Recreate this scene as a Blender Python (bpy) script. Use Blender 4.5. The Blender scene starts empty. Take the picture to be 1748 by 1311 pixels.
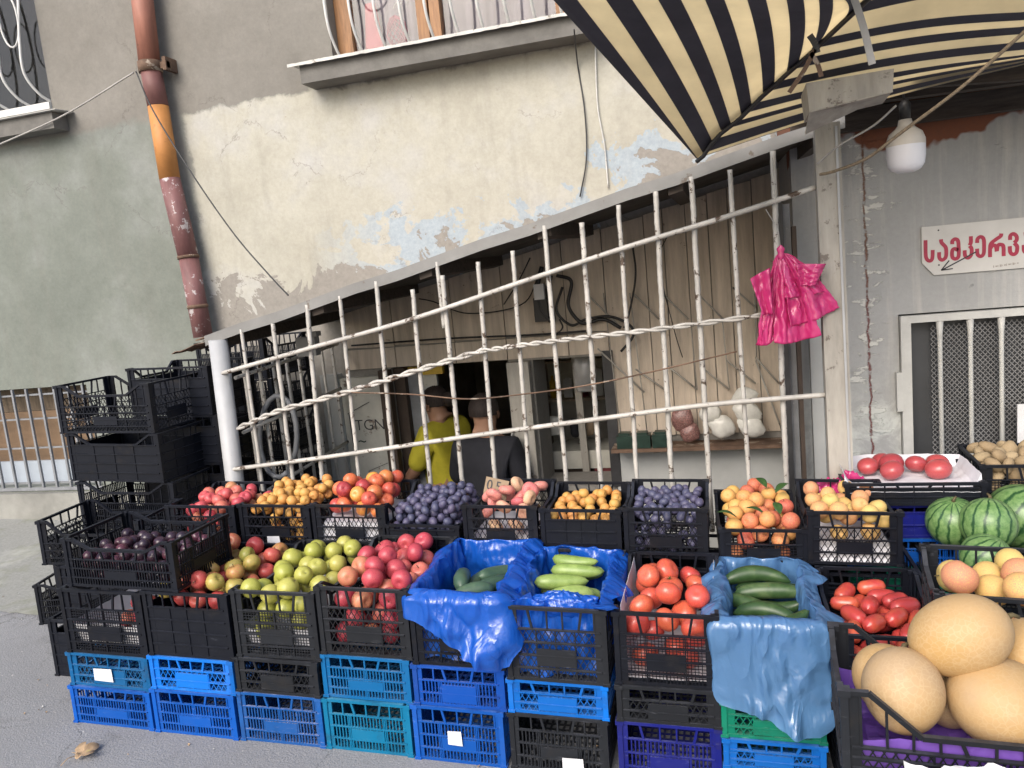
import bpy, bmesh, math, random
from mathutils import Vector, Matrix, Euler, noise
import numpy as np
R = math.radians
rng = random.Random(7)
sc = bpy.context.scene
COL = sc.collection

# ------------------------------------------------------------------ camera, world, sun, exposure
F, YAW, PITCH, ROLL, CAMH, TILT = 1300.0, 15.5, 8.0, 5.5, 1.6, 1.5
PW, PH = 1748.0, 1311.0
cam = bpy.data.cameras.new('camera')
co = bpy.data.objects.new('camera', cam); COL.objects.link(co)
cam.sensor_width = 36.0; cam.sensor_fit = 'HORIZONTAL'; cam.lens = 36.0 * F / PW
cam.clip_start = 0.02; cam.clip_end = 400
CR = Matrix.Rotation(R(YAW), 3, 'Z') @ Matrix.Rotation(R(90 - PITCH), 3, 'X') @ Matrix.Rotation(R(-ROLL), 3, 'Z')
co.matrix_world = Matrix.Translation((0, 0, CAMH)) @ CR.to_4x4()
sc.camera = co

world = bpy.data.worlds.new('World'); sc.world = world; world.use_nodes = True
wn = world.node_tree; bg = wn.nodes['Background']
sky = wn.nodes.new('ShaderNodeTexSky'); sky.sky_type = 'NISHITA'; sky.sun_disc = False
SUN_EL, SUN_AZ = 38.0, 196.0            # azimuth of the sun measured from +Y clockwise
sky.sun_elevation = R(SUN_EL); sky.sun_rotation = R(SUN_AZ); sky.air_density = 1.0; sky.dust_density = 3.5
wn.links.new(sky.outputs[0], bg.inputs[0]); bg.inputs[1].default_value = 0.15
sl = bpy.data.lights.new('sun', 'SUN'); sl.energy = 1.35; sl.angle = R(35); sl.color = (1.0, 0.965, 0.93)
so = bpy.data.objects.new('sun', sl); COL.objects.link(so)
sd = Vector((math.sin(R(SUN_AZ)) * math.cos(R(SUN_EL)), math.cos(R(SUN_AZ)) * math.cos(R(SUN_EL)), math.sin(R(SUN_EL))))
so.rotation_euler = sd.to_track_quat('Z', 'Y').to_euler(); so.location = sd * 20
sc.view_settings.view_transform = 'Standard'; sc.view_settings.look = 'None'
sc.view_settings.gamma = 1; sc.view_settings.use_curve_mapping = False
sc.view_settings.exposure = 0.80

# ------------------------------------------------------------------ frames
I4 = Matrix.Identity(4)
G4 = Matrix.Rotation(R(TILT), 4, 'Y')          # the street falls gently to the right
G4i = G4.inverted()
def _ray(px, py): return CR @ Vector((px - PW / 2, -(py - PH / 2), -F))
def W(px, py, Y):
    d = _ray(px, py); t = Y / d.y
    return Vector((0, 0, CAMH)) + d * t
def WG(px, py, Y=None, Z=None):                # the same in the street's tilted frame
    d = G4i.to_3x3() @ _ray(px, py); o = G4i.to_3x3() @ Vector((0, 0, CAMH))
    t = (Y - o.y) / d.y if Y is not None else (Z - o.z) / d.z
    return o + d * t

# ------------------------------------------------------------------ materials
class NT:
    def __init__(s, m): s.t = m.node_tree; s.n = s.t.nodes; s.l = s.t.links
    def new(s, ty, **kw):
        n = s.n.new(ty)
        for k, v in kw.items():
            if k.startswith('i_'): n.inputs[k[2:].replace('_', ' ')].default_value = v
            else: setattr(n, k, v)
        return n
    def link(s, a, b): s.l.new(a, b)
def nt_new(name):
    m = bpy.data.materials.new(name); m.use_nodes = True; t = NT(m)
    return m, t, t.n['Principled BSDF']
def c4(c): return (c[0], c[1], c[2], 1)
def ramp(t, fac, stops, interp='LINEAR'):
    r = t.new('ShaderNodeValToRGB'); r.color_ramp.interpolation = interp
    e = r.color_ramp.elements
    while len(e) < len(stops): e.new(0.5)
    for i, (p, c) in enumerate(stops):
        e[i].position = p; e[i].color = c4(c) if len(c) == 3 else c
    t.link(fac, r.inputs[0]); return r
def noise_tex(t, vec, scale, detail=4, rough=0.6, dist=0.0):
    n = t.new('ShaderNodeTexNoise'); n.inputs['Scale'].default_value = scale; n.inputs['Detail'].default_value = detail
    n.inputs['Roughness'].default_value = rough; n.inputs['Distortion'].default_value = dist
    if vec is not None: t.link(vec, n.inputs['Vector'])
    return n
def mixc(t, fac, a, b, mode='MIX'):
    n = t.new('ShaderNodeMix', data_type='RGBA', blend_type=mode)
    for s, v in ((0, fac), (6, a), (7, b)):
        if isinstance(v, (int, float)): n.inputs[s].default_value = v
        elif isinstance(v, tuple): n.inputs[s].default_value = c4(v)
        else: t.link(v, n.inputs[s])
    return n.outputs[2]
def mth(t, op, a, b=None, c=None, clamp=False):
    n = t.new('ShaderNodeMath', operation=op, use_clamp=clamp)
    for i, v in enumerate((a, b, c)):
        if v is None: continue
        if isinstance(v, (int, float)): n.inputs[i].default_value = v
        else: t.link(v, n.inputs[i])
    return n.outputs[0]
def bump(t, h, strength=0.3, dist=0.01):
    b = t.new('ShaderNodeBump'); b.inputs['Strength'].default_value = strength; b.inputs['Distance'].default_value = dist
    t.link(h, b.inputs['Height']); t.link(b.outputs[0], t.n['Principled BSDF'].inputs['Normal']); return b
def objco(t): return t.new('ShaderNodeTexCoord').outputs['Object']

def paint(name, col, rough=0.5, var=0.12, vscale=6, wear=None, wear_amt=0.0, wear_scale=25, metal=0, bmp=0.15, bscale=60, spec=0.5, grain=None):
    """A painted or plastic surface with tonal drift, grime and chipped spots."""
    m, t, p = nt_new(name); oc = objco(t)
    rnd = t.new('ShaderNodeObjectInfo').outputs['Random']
    va = t.new('ShaderNodeVectorMath', operation='ADD'); t.link(oc, va.inputs[0])
    cb = t.new('ShaderNodeCombineXYZ'); sc_ = mth(t, 'MULTIPLY', rnd, 7.3); t.link(sc_, cb.inputs[0]); t.link(sc_, cb.inputs[2]); t.link(cb.outputs[0], va.inputs[1])
    v = va.outputs[0]
    if grain:
        mp = t.new('ShaderNodeMapping'); mp.inputs['Scale'].default_value = grain; t.link(v, mp.inputs[0]); vg = mp.outputs[0]
    else: vg = v
    n1 = noise_tex(t, vg, vscale, 5, 0.65)
    dark = tuple(x * (1 - var * 2) for x in col); lite = tuple(min(1, x * (1 + var) + var * 0.02) for x in col)
    base = ramp(t, n1.outputs[0], [(0.3, dark), (0.7, lite)]).outputs[0]
    if wear:
        n2 = noise_tex(t, v, wear_scale, 6, 0.7, 0.3)
        msk = ramp(t, n2.outputs[0], [(0.62 - wear_amt, (0, 0, 0)), (0.66 - wear_amt, (1, 1, 1))]).outputs[0]
        base = mixc(t, msk, base, wear)
    t.link(base, p.inputs['Base Color']); p.inputs['Roughness'].default_value = rough
    p.inputs['Metallic'].default_value = metal; p.inputs['Specular IOR Level'].default_value = spec
    if bmp: bump(t, noise_tex(t, v, bscale, 4).outputs[0], bmp, 0.004)
    return m

def crate_mat(name, col, dust=(0.45, 0.45, 0.47), amt=0.30, rough=0.42):
    """Injection moulded plastic: dust on ledges, scuffs along the outside, sun fading that differs from crate to crate."""
    m, t, p = nt_new(name); oc = objco(t)
    rnd = t.new('ShaderNodeObjectInfo').outputs['Random']
    cb = t.new('ShaderNodeCombineXYZ'); t.link(mth(t, 'MULTIPLY', rnd, 23.0), cb.inputs[1])
    va = t.new('ShaderNodeVectorMath', operation='ADD'); t.link(oc, va.inputs[0]); t.link(cb.outputs[0], va.inputs[1]); v = va.outputs[0]
    n1 = noise_tex(t, v, 8, 7, 0.72)
    mp = t.new('ShaderNodeMapping'); mp.inputs['Scale'].default_value = (14, 14, 70); t.link(v, mp.inputs[0]); n2 = noise_tex(t, mp.outputs[0], 1.0, 6, 0.75, 0.4)
    n3 = noise_tex(t, v, 3.0, 2)
    hsv = t.new('ShaderNodeHueSaturation'); hsv.inputs['Color'].default_value = c4(col)
    t.link(mth(t, 'MULTIPLY_ADD', rnd, 0.35, 0.74), hsv.inputs['Value'])
    t.link(mth(t, 'MULTIPLY_ADD', n3.outputs[0], -0.20, 1.12), hsv.inputs['Saturation'])
    sep = t.new('ShaderNodeSeparateXYZ'); t.link(t.new('ShaderNodeNewGeometry').outputs['Normal'], sep.inputs[0])
    up = mth(t, 'MULTIPLY', mth(t, 'MAXIMUM', sep.outputs[2], 0.05), amt)
    msk = mth(t, 'MULTIPLY', ramp(t, n1.outputs[0], [(0.40, (0.15,) * 3), (0.70, (1,) * 3)]).outputs[0], up)
    sc2 = mth(t, 'MULTIPLY', ramp(t, n2.outputs[0], [(0.60, (0,) * 3), (0.72, (1,) * 3)]).outputs[0], amt * 0.75)
    c = mixc(t, mth(t, 'MAXIMUM', msk, sc2), hsv.outputs[0], dust)
    dirt = mth(t, 'MULTIPLY', ramp(t, n1.outputs[0], [(0.30, (1,) * 3), (0.45, (0,) * 3)]).outputs[0], 0.45)
    t.link(mixc(t, dirt, c, (0.030, 0.026, 0.022)), p.inputs['Base Color'])
    t.link(mth(t, 'MULTIPLY_ADD', n1.outputs[0], 0.35, rough - 0.12), p.inputs['Roughness']); p.inputs['Specular IOR Level'].default_value = 0.25
    bump(t, noise_tex(t, oc, 120, 3).outputs[0], 0.08, 0.002)
    return m

def fruit_mat(name, stops, scale=14, rough=0.38, bloom=0.0, speck=None, axis=0.35, var=0.06, coat=0.0, stretch=(1, 1, 1)):
    m, t, p = nt_new(name); oc = objco(t)
    rnd = t.new('ShaderNodeObjectInfo').outputs['Random']
    cb = t.new('ShaderNodeCombineXYZ')
    t.link(mth(t, 'MULTIPLY', rnd, 31.7), cb.inputs[0]); t.link(mth(t, 'MULTIPLY', rnd, 17.1), cb.inputs[1])
    mp = t.new('ShaderNodeMapping'); mp.inputs['Scale'].default_value = stretch; t.link(oc, mp.inputs[0])
    va = t.new('ShaderNodeVectorMath', operation='ADD'); t.link(mp.outputs[0], va.inputs[0]); t.link(cb.outputs[0], va.inputs[1])
    v = va.outputs[0]
    n = noise_tex(t, v, scale, 3, 0.55, 0.2)
    f = mth(t, 'ADD', n.outputs[0], mth(t, 'MULTIPLY', mth(t, 'SUBTRACT', rnd, 0.5), axis))
    base = ramp(t, f, stops).outputs[0]
    fine = noise_tex(t, v, scale * 12, 3, 0.6)
    base = mixc(t, mth(t, 'MULTIPLY', fine.outputs[0], var * 2), base, (0.0, 0.0, 0.0))
    bl = noise_tex(t, v, scale * 2.6, 3, 0.7, 0.5)
    base = mixc(t, mth(t, 'MULTIPLY', ramp(t, bl.outputs[0], [(0.66, (0,) * 3), (0.72, (1,) * 3)]).outputs[0], 0.45), base, (0.16, 0.08, 0.03))
    if speck:
        vo = t.new('ShaderNodeTexVoronoi'); vo.inputs['Scale'].default_value = 260; t.link(v, vo.inputs['Vector'])
        base = mixc(t, ramp(t, vo.outputs['Distance'], [(0.12, (0.6,) * 3), (0.2, (0, 0, 0))]).outputs[0], base, speck)
    hs = t.new('ShaderNodeHueSaturation'); hs.inputs['Saturation'].default_value = 0.92; hs.inputs['Value'].default_value = 0.97; t.link(base, hs.inputs['Color']); base = hs.outputs[0]
    if bloom:
        b2 = noise_tex(t, v, scale * 2.2, 4, 0.6)
        base = mixc(t, mth(t, 'MULTIPLY', ramp(t, b2.outputs[0], [(0.4, (0, 0, 0)), (0.65, (1, 1, 1))]).outputs[0], bloom), base, (0.20, 0.23, 0.36))
    t.link(base, p.inputs['Base Color']); p.inputs['Roughness'].default_value = rough
    if coat: p.inputs['Coat Weight'].default_value = coat; p.inputs['Coat Roughness'].default_value = 0.2
    p.inputs['Subsurface Weight'].default_value = 0.0
    bump(t, fine.outputs[0], 0.08, 0.002)
    return m

def film(name, col, alpha=0.85, rough=0.22, crease=0.42, cs=7.0):
    """Thin polythene film: part see-through, part translucent, glossy and creased."""
    m = bpy.data.materials.new(name); m.use_nodes = True; t = NT(m)
    for n in list(t.n): t.n.remove(n)
    out = t.new('ShaderNodeOutputMaterial')
    oc = objco(t)
    mp = t.new('ShaderNodeMapping'); mp.inputs['Scale'].default_value = (1, 1, 0.35); t.link(oc, mp.inputs[0])
    n1 = noise_tex(t, mp.outputs[0], cs, 4, 0.42, 1.8)
    r1 = mth(t, 'POWER', mth(t, 'ABSOLUTE', mth(t, 'SUBTRACT', n1.outputs[0], 0.5)), 0.7)
    n2 = noise_tex(t, oc, 22, 2, 0.5, 1.0)
    h = mth(t, 'ADD', mth(t, 'MULTIPLY', r1, -1.6), mth(t, 'MULTIPLY', n2.outputs[0], 0.35))
    b = t.new('ShaderNodeBump'); b.inputs['Strength'].default_value = crease; b.inputs['Distance'].default_value = 0.020; t.link(h, b.inputs['Height'])
    p = t.new('ShaderNodeBsdfPrincipled'); p.inputs['Base Color'].default_value = c4(col); p.inputs['Roughness'].default_value = rough
    p.inputs['Specular IOR Level'].default_value = 1.0
    p.inputs['Coat Weight'].default_value = 0.35; p.inputs['Coat Roughness'].default_value = 0.12; t.link(b.outputs[0], p.inputs['Coat Normal'])
    tr = t.new('ShaderNodeBsdfTranslucent'); tr.inputs[0].default_value = c4(col)
    tp = t.new('ShaderNodeBsdfTransparent'); tp.inputs[0].default_value = c4(tuple(min(1, x * 1.5 + 0.15) for x in col))
    t.link(b.outputs[0], p.inputs['Normal']); t.link(b.outputs[0], tr.inputs['Normal'])
    a = t.new('ShaderNodeMixShader'); a.inputs[0].default_value = 0.35; t.link(p.outputs[0], a.inputs[1]); t.link(tr.outputs[0], a.inputs[2])
    c = t.new('ShaderNodeMixShader'); c.inputs[0].default_value = alpha; t.link(tp.outputs[0], c.inputs[1]); t.link(a.outputs[0], c.inputs[2])
    t.link(c.outputs[0], out.inputs[0]); return m

M = {}
M['black'] = crate_mat('black_plastic', (0.0045, 0.006, 0.011), (0.20, 0.22, 0.28), 0.14, 0.42)
M['black_grey'] = crate_mat('greyed_black_plastic', (0.012, 0.014, 0.018), (0.28, 0.29, 0.33), 0.22)
M['blue'] = crate_mat('blue_plastic', (0.002, 0.082, 0.40), (0.30, 0.45, 0.75), 0.30)
M['steel_blue'] = crate_mat('dull_blue_plastic', (0.004, 0.100, 0.27), (0.30, 0.45, 0.65), 0.36)
M['faded_blue'] = crate_mat('faded_blue_plastic', (0.012, 0.085, 0.30), (0.50, 0.52, 0.66), 0.60)
M['teal'] = crate_mat('teal_plastic', (0.002, 0.130, 0.26), (0.25, 0.55, 0.65), 0.36)
M['cobalt'] = crate_mat('cobalt_plastic', (0.003, 0.060, 0.33), (0.30, 0.36, 0.70), 0.34)
M['navy'] = crate_mat('navy_plastic', (0.008, 0.012, 0.16), (0.30, 0.32, 0.60), 0.34)
M['green'] = crate_mat('green_plastic', (0.006, 0.16, 0.10), (0.30, 0.55, 0.45), 0.32)
M['bright_blue'] = crate_mat('bright_blue_plastic', (0.002, 0.125, 0.50), (0.30, 0.5, 0.8), 0.30)
M['sticker'] = paint('paper_sticker', (0.62, 0.63, 0.66), 0.7, 0.06)
M['paper'] = paint('white_paper', (0.66, 0.66, 0.70), 0.8, 0.06, 10)
M['card'] = paint('cardboard', (0.27, 0.20, 0.13), 0.85, 0.1, 12)
M['bar'] = paint('chipped_white_bar_paint', (0.45, 0.435, 0.40), 0.5, 0.14, 9, (0.07, 0.045, 0.03), 0.045, 20, bmp=0.3, bscale=90)
M['bar_white'] = paint('white_post_paint', (0.38, 0.39, 0.40), 0.5, 0.08, 5, (0.06, 0.05, 0.04), -0.06, 14, bmp=0.2)
M['post'] = paint('weathered_post_paint', (0.36, 0.34, 0.30), 0.7, 0.16, 5, (0.16, 0.14, 0.12), 0.02, 12, bmp=0.3, grain=(3, 3, .6))
M['fascia'] = paint('grey_fascia_paint', (0.20, 0.20, 0.193), 0.6, 0.12, 4, (0.13, 0.11, 0.09), 0.0, 9, bmp=0.25)
M['roof_under'] = paint('sooty_roof_sheet', (0.060, 0.054, 0.046), 0.8, 0.25, 5, bmp=0.3)
M['rust'] = paint('rusty_sheet', (0.14, 0.085, 0.055), 0.85, 0.3, 7, (0.30, 0.25, 0.2), 0.05, 12, bmp=0.4)
M['dark_wood'] = paint('dark_rafter_wood', (0.055, 0.042, 0.033), 0.85, 0.25, 8, bmp=0.3, grain=(1, 8, 8))
M['wood'] = paint('varnished_window_wood', (0.30, 0.145, 0.055), 0.5, 0.2, 8, bmp=0.2, grain=(8, 8, 1))
M['sill'] = paint('window_sill_paint', (0.52, 0.52, 0.49), 0.55, 0.12, 7, (0.22, 0.20, 0.17), 0.0, 16, bmp=0.3)
M['sill_under'] = paint('sill_cement', (0.155, 0.150, 0.138), 0.9, 0.16, 5, bmp=0.4)
M['board'] = paint('beige_board', (0.56, 0.475, 0.38), 0.75, 0.14, 5, (0.24, 0.18, 0.14), -0.02, 10, bmp=0.25, grain=(5, 5, .5))
M['panel_grey'] = paint('grey_panel_paint', (0.46, 0.47, 0.455), 0.7, 0.08, 3, bmp=0.15)
M['panel_pale'] = paint('pale_door_paint', (0.50, 0.49, 0.43), 0.65, 0.12, 4, (0.19, 0.15, 0.12), 0.0, 7, bmp=0.2)
M['dark_room'] = paint('dark_plaster', (0.34, 0.29, 0.23), 0.9, 0.2, 3)
M['dark_frame'] = paint('dark_brown_frame', (0.060, 0.040, 0.028), 0.7, 0.2, 6, bmp=0.2)
M['metal_dark'] = paint('dark_metal', (0.03, 0.03, 0.032), 0.5, 0.2, 10)
M['metal_grey'] = paint('grey_painted_metal', (0.20, 0.21, 0.225), 0.5, 0.12, 10, (0.35, 0.36, 0.37), 0.0, 30)
M['cable'] = paint('black_cable', (0.014, 0.013, 0.013), 0.5, 0.1, 10, bmp=0)
M['wire_pale'] = paint('pale_wire', (0.34, 0.33, 0.31), 0.5, 0.1, 10, bmp=0)
M['rope'] = paint('tan_rope', (0.24, 0.19, 0.13), 0.9, 0.2, 60, bmp=0.5, bscale=200)
M['grille_white'] = paint('white_window_grille', (0.60, 0.60, 0.58), 0.45, 0.08, 8)
M['gate'] = paint('white_gate_paint', (0.52, 0.52, 0.49), 0.5, 0.08, 8, (0.3, 0.27, 0.22), -0.04, 20)
M['mesh_wire'] = paint('expanded_mesh', (0.20, 0.20, 0.20), 0.6, 0.15, 10, bmp=0)
M['dark_glass'] = paint('dark_gate_backing', (0.055, 0.058, 0.062), 0.35, 0.15, 2, bmp=0)
M['sign'] = paint('sign_board_paint', (0.58, 0.565, 0.53), 0.5, 0.06, 4, (0.42, 0.37, 0.30), -0.03, 5, bmp=0.05)
M['sign_red'] = paint('sign_lettering_red', (0.36, 0.02, 0.055), 0.5, 0.1, 30, bmp=0)
M['ink'] = paint('dark_ink', (0.03, 0.03, 0.035), 0.6, 0.1, 20, bmp=0)
M['faint_ink'] = paint('faint_ink', (0.36, 0.33, 0.30), 0.6, 0.1, 20, bmp=0)
M['bulb_glass'] = paint('white_bulb_plastic', (0.78, 0.78, 0.82), 0.35, 0.02, 5, bmp=0)
M['bulb_neck'] = paint('bulb_neck_plastic', (0.62, 0.58, 0.52), 0.5, 0.05, 9, bmp=0)
M['skin'] = paint('skin', (0.36, 0.20, 0.13), 0.5, 0.06, 12, bmp=0)
M['hair'] = paint('dark_brown_hair', (0.020, 0.011, 0.008), 0.75, 0.3, 30, bmp=0.5, grain=(4, 4, 1))
M['yellow'] = paint('yellow_cotton', (0.50, 0.44, 0.03), 0.85, 0.12, 9, bmp=0.3)
M['navy_cloth'] = paint('black_cotton', (0.010, 0.011, 0.017), 0.85, 0.2, 9, bmp=0.3)
M['jeans'] = paint('dark_denim', (0.03, 0.035, 0.06), 0.85, 0.2, 9, bmp=0.3)
M['red_box'] = paint('dark_red_paint', (0.14, 0.018, 0.022), 0.6, 0.12, 6)
M['yellow_pack'] = paint('yellow_packet', (0.55, 0.36, 0.03), 0.5, 0.1, 20)
M['white_plastic'] = paint('white_plastic', (0.62, 0.62, 0.62), 0.4, 0.05, 8)
M['sugar'] = paint('white_grains_in_bag', (0.66, 0.65, 0.60), 0.28, 0.06, 40, bmp=0.25, bscale=70)
M['beans'] = paint('pink_beans_in_bag', (0.27, 0.135, 0.12), 0.28, 0.35, 110, (0.5, 0.42, 0.38), 0.02, 130, bmp=0.5, bscale=130)
M['green_bottle'] = paint('dark_green_crate', (0.012, 0.035, 0.025), 0.4, 0.2, 20)
M['film_blue'] = film('deep_blue_film', (0.012, 0.135, 0.66), 0.86, 0.26)
M['film_pale'] = film('pale_blue_film', (0.135, 0.31, 0.60), 0.78, 0.24)
M['film_pink'] = film('pink_film', (0.72, 0.05, 0.25), 0.97, 0.24, 0.22, 5.0)
M['film_clear'] = film('clear_film', (0.6, 0.6, 0.6), 0.45)
M['film_violet'] = film('violet_film', (0.26, 0.13, 0.58), 0.9, 0.3)
M['leaf_green'] = paint('leaf_green', (0.035, 0.09, 0.02), 0.5, 0.2, 30)
M['leaf_dry'] = paint('dry_leaf', (0.42, 0.29, 0.17), 0.8, 0.2, 30, (0.40, 0.38, 0.12), -0.02, 20)
M['stem'] = paint('fruit_stem', (0.09, 0.07, 0.03), 0.8, 0.2, 40, bmp=0)
M['awn_dark'] = paint('dark_canopy_stripe', (0.09, 0.09, 0.115), 0.85, 0.1, 6, bmp=0.2, bscale=250)
M['awn_cream'] = paint('cream_canopy_stripe', (0.86, 0.77, 0.57), 0.85, 0.06, 5, bmp=0.2, bscale=250)
for k in ('awn_dark', 'awn_cream'):       # thin canvas lets daylight through
    t = NT(M[k]); p = t.n['Principled BSDF']; tr = t.new('ShaderNodeBsdfTranslucent')
    src = p.inputs['Base Color'].links[0].from_socket; t.link(src, tr.inputs[0])
    mx = t.new('ShaderNodeMixShader'); mx.inputs[0].default_value = 0.8 if k == 'awn_cream' else 0.4
    t.link(p.outputs[0], mx.inputs[1]); t.link(tr.outputs[0], mx.inputs[2]); t.link(mx.outputs[0], t.n['Material Output'].inputs[0])
# fruit
M['red_apple'] = fruit_mat('red_green_apple_skin', [(0.25, (0.32, 0.35, 0.05)), (0.45, (0.50, 0.34, 0.07)), (0.56, (0.55, 0.07, 0.045)), (0.8, (0.42, 0.015, 0.03))], 22, 0.36, speck=None, axis=0.5)
M['pink_apple'] = fruit_mat('pink_apple_skin', [(0.2, (0.52, 0.30, 0.10)), (0.36, (0.58, 0.16, 0.08)), (0.5, (0.54, 0.035, 0.06)), (0.8, (0.34, 0.01, 0.035))], 20, 0.38, axis=0.4)
M['green_apple'] = fruit_mat('green_apple_skin', [(0.25, (0.32, 0.35, 0.035)), (0.55, (0.42, 0.42, 0.06)), (0.8, (0.50, 0.42, 0.09))], 16, 0.36, axis=0.3)
M['apricot'] = fruit_mat('apricot_skin', [(0.3, (0.58, 0.33, 0.05)), (0.55, (0.62, 0.29, 0.035)), (0.8, (0.58, 0.17, 0.025))], 22, 0.55)
M['nectarine'] = fruit_mat('nectarine_skin', [(0.28, (0.72, 0.36, 0.02)), (0.42, (0.70, 0.15, 0.015)), (0.58, (0.58, 0.035, 0.02)), (0.8, (0.26, 0.01, 0.03))], 20, 0.33, axis=0.45)
M['peach'] = fruit_mat('peach_skin', [(0.28, (0.66, 0.42, 0.08)), (0.45, (0.68, 0.34, 0.06)), (0.6, (0.62, 0.13, 0.05)), (0.8, (0.44, 0.03, 0.035))], 16, 0.6, axis=0.4)
M['pale_peach'] = fruit_mat('pale_peach_skin', [(0.3, (0.62, 0.47, 0.12)), (0.5, (0.68, 0.40, 0.10)), (0.7, (0.62, 0.22, 0.11))], 16, 0.65, axis=0.4)
M['flat_peach'] = fruit_mat('flat_peach_skin', [(0.3, (0.70, 0.50, 0.26)), (0.45, (0.68, 0.30, 0.20)), (0.58, (0.60, 0.10, 0.12)), (0.8, (0.45, 0.04, 0.07))], 22, 0.6, axis=0.35)
M['plum'] = fruit_mat('blue_plum_skin', [(0.3, (0.022, 0.022, 0.060)), (0.6, (0.045, 0.032, 0.085)), (0.8, (0.07, 0.025, 0.06))], 30, 0.5, bloom=0.50)
M['dark_plum'] = fruit_mat('dark_plum_skin', [(0.3, (0.018, 0.006, 0.014)), (0.6, (0.05, 0.010, 0.022)), (0.8, (0.16, 0.015, 0.03))], 26, 0.3, bloom=0.10, axis=0.4)
M['tomato'] = fruit_mat('tomato_skin', [(0.25, (0.62, 0.11, 0.015)), (0.45, (0.60, 0.04, 0.012)), (0.8, (0.46, 0.018, 0.015))], 14, 0.30, var=0.03, coat=0.15)
M['pink_tomato'] = fruit_mat('pink_tomato_skin', [(0.3, (0.46, 0.045, 0.045)), (0.7, (0.36, 0.025, 0.04))], 14, 0.3, var=0.03, coat=0.2)
M['plum_tomato'] = fruit_mat('plum_tomato_skin', [(0.28, (0.56, 0.07, 0.012)), (0.5, (0.50, 0.018, 0.012)), (0.8, (0.36, 0.012, 0.012))], 14, 0.30, var=0.03, coat=0.15)
M['zucchini'] = fruit_mat('pale_zucchini_skin', [(0.3, (0.20, 0.31, 0.05)), (0.6, (0.30, 0.42, 0.09)), (0.8, (0.38, 0.48, 0.14))], 30, 0.4, speck=(0.5, 0.58, 0.3), stretch=(1, 1, 1))
M['cucumber'] = fruit_mat('dark_cucumber_skin', [(0.3, (0.018, 0.050, 0.014)), (0.6, (0.035, 0.085, 0.022)), (0.85, (0.09, 0.15, 0.05))], 24, 0.4)
M['marrow'] = fruit_mat('grey_green_cucumber_skin', [(0.3, (0.035, 0.085, 0.055)), (0.6, (0.065, 0.13, 0.075)), (0.85, (0.12, 0.20, 0.10))], 20, 0.45)
M['melon'] = fruit_mat('netted_melon_skin', [(0.3, (0.46, 0.27, 0.075)), (0.5, (0.46, 0.29, 0.115)), (0.7, (0.43, 0.29, 0.15))], 5, 0.6, axis=0.3)
M['potato'] = fruit_mat('potato_skin', [(0.3, (0.32, 0.22, 0.11)), (0.7, (0.44, 0.33, 0.18))], 16, 0.8, var=0.15)
M['flesh_onion'] = fruit_mat('mixed_red_fruit_skin', [(0.25, (0.58, 0.30, 0.10)), (0.5, (0.60, 0.06, 0.06)), (0.8, (0.42, 0.015, 0.05))], 20, 0.4, axis=0.4)
def melon_net():
    t = NT(M['melon']); p = t.n['Principled BSDF']; oc = objco(t)
    vo = t.new('ShaderNodeTexVoronoi', feature='DISTANCE_TO_EDGE'); vo.inputs['Scale'].default_value = 85
    nz = noise_tex(t, oc, 30, 3); ad = t.new('ShaderNodeVectorMath', operation='MULTIPLY_ADD')
    t.link(nz.outputs['Color'], ad.inputs[0]); ad.inputs[1].default_value = (0.02,) * 3; t.link(oc, ad.inputs[2]); t.link(ad.outputs[0], vo.inputs['Vector'])
    r = ramp(t, vo.outputs['Distance'], [(0.0, (1,) * 3), (0.12, (0,) * 3)])
    src = p.inputs['Base Color'].links[0].from_socket
    lg = noise_tex(t, oc, 6, 2)
    k = mth(t, 'MULTIPLY', r.outputs[0], ramp(t, lg.outputs[0], [(0.35, (0,) * 3), (0.6, (0.28,) * 3)]).outputs[0])
    t.link(mixc(t, k, src, (0.56, 0.44, 0.27)), p.inputs['Base Color'])
    bump(t, r.outputs[0], 0.12, 0.002)
melon_net()
def watermelon_mat():
    m, t, p = nt_new('watermelon_rind'); oc = objco(t)
    rnd = t.new('ShaderNodeObjectInfo').outputs['Random']
    sp = t.new('ShaderNodeSeparateXYZ'); t.link(oc, sp.inputs[0])
    ang = mth(t, 'ARCTAN2', sp.outputs[1], sp.outputs[0])
    nz = noise_tex(t, oc, 22, 5, 0.7); nl = noise_tex(t, oc, 7, 2)
    a = mth(t, 'ADD', mth(t, 'MULTIPLY', ang, 14 / 2.0), mth(t, 'MULTIPLY', mth(t, 'SUBTRACT', nz.outputs[0], 0.5), 2.6))
    a = mth(t, 'ADD', a, mth(t, 'MULTIPLY', nl.outputs[0], 1.4))
    s = mth(t, 'ABSOLUTE', mth(t, 'SINE', a))
    st = ramp(t, s, [(0.14, (1,) * 3), (0.34, (0.6,) * 3), (0.52, (0,) * 3)]).outputs[0]
    base = ramp(t, noise_tex(t, oc, 60, 4, 0.7).outputs[0], [(0.35, (0.085, 0.18, 0.055)), (0.7, (0.20, 0.32, 0.12))]).outputs[0]
    c = mixc(t, st, base, (0.018, 0.065, 0.022))
    t.link(c, p.inputs['Base Color']); p.inputs['Roughness'].default_value = 0.35
    return m
M['watermelon'] = watermelon_mat()

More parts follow.
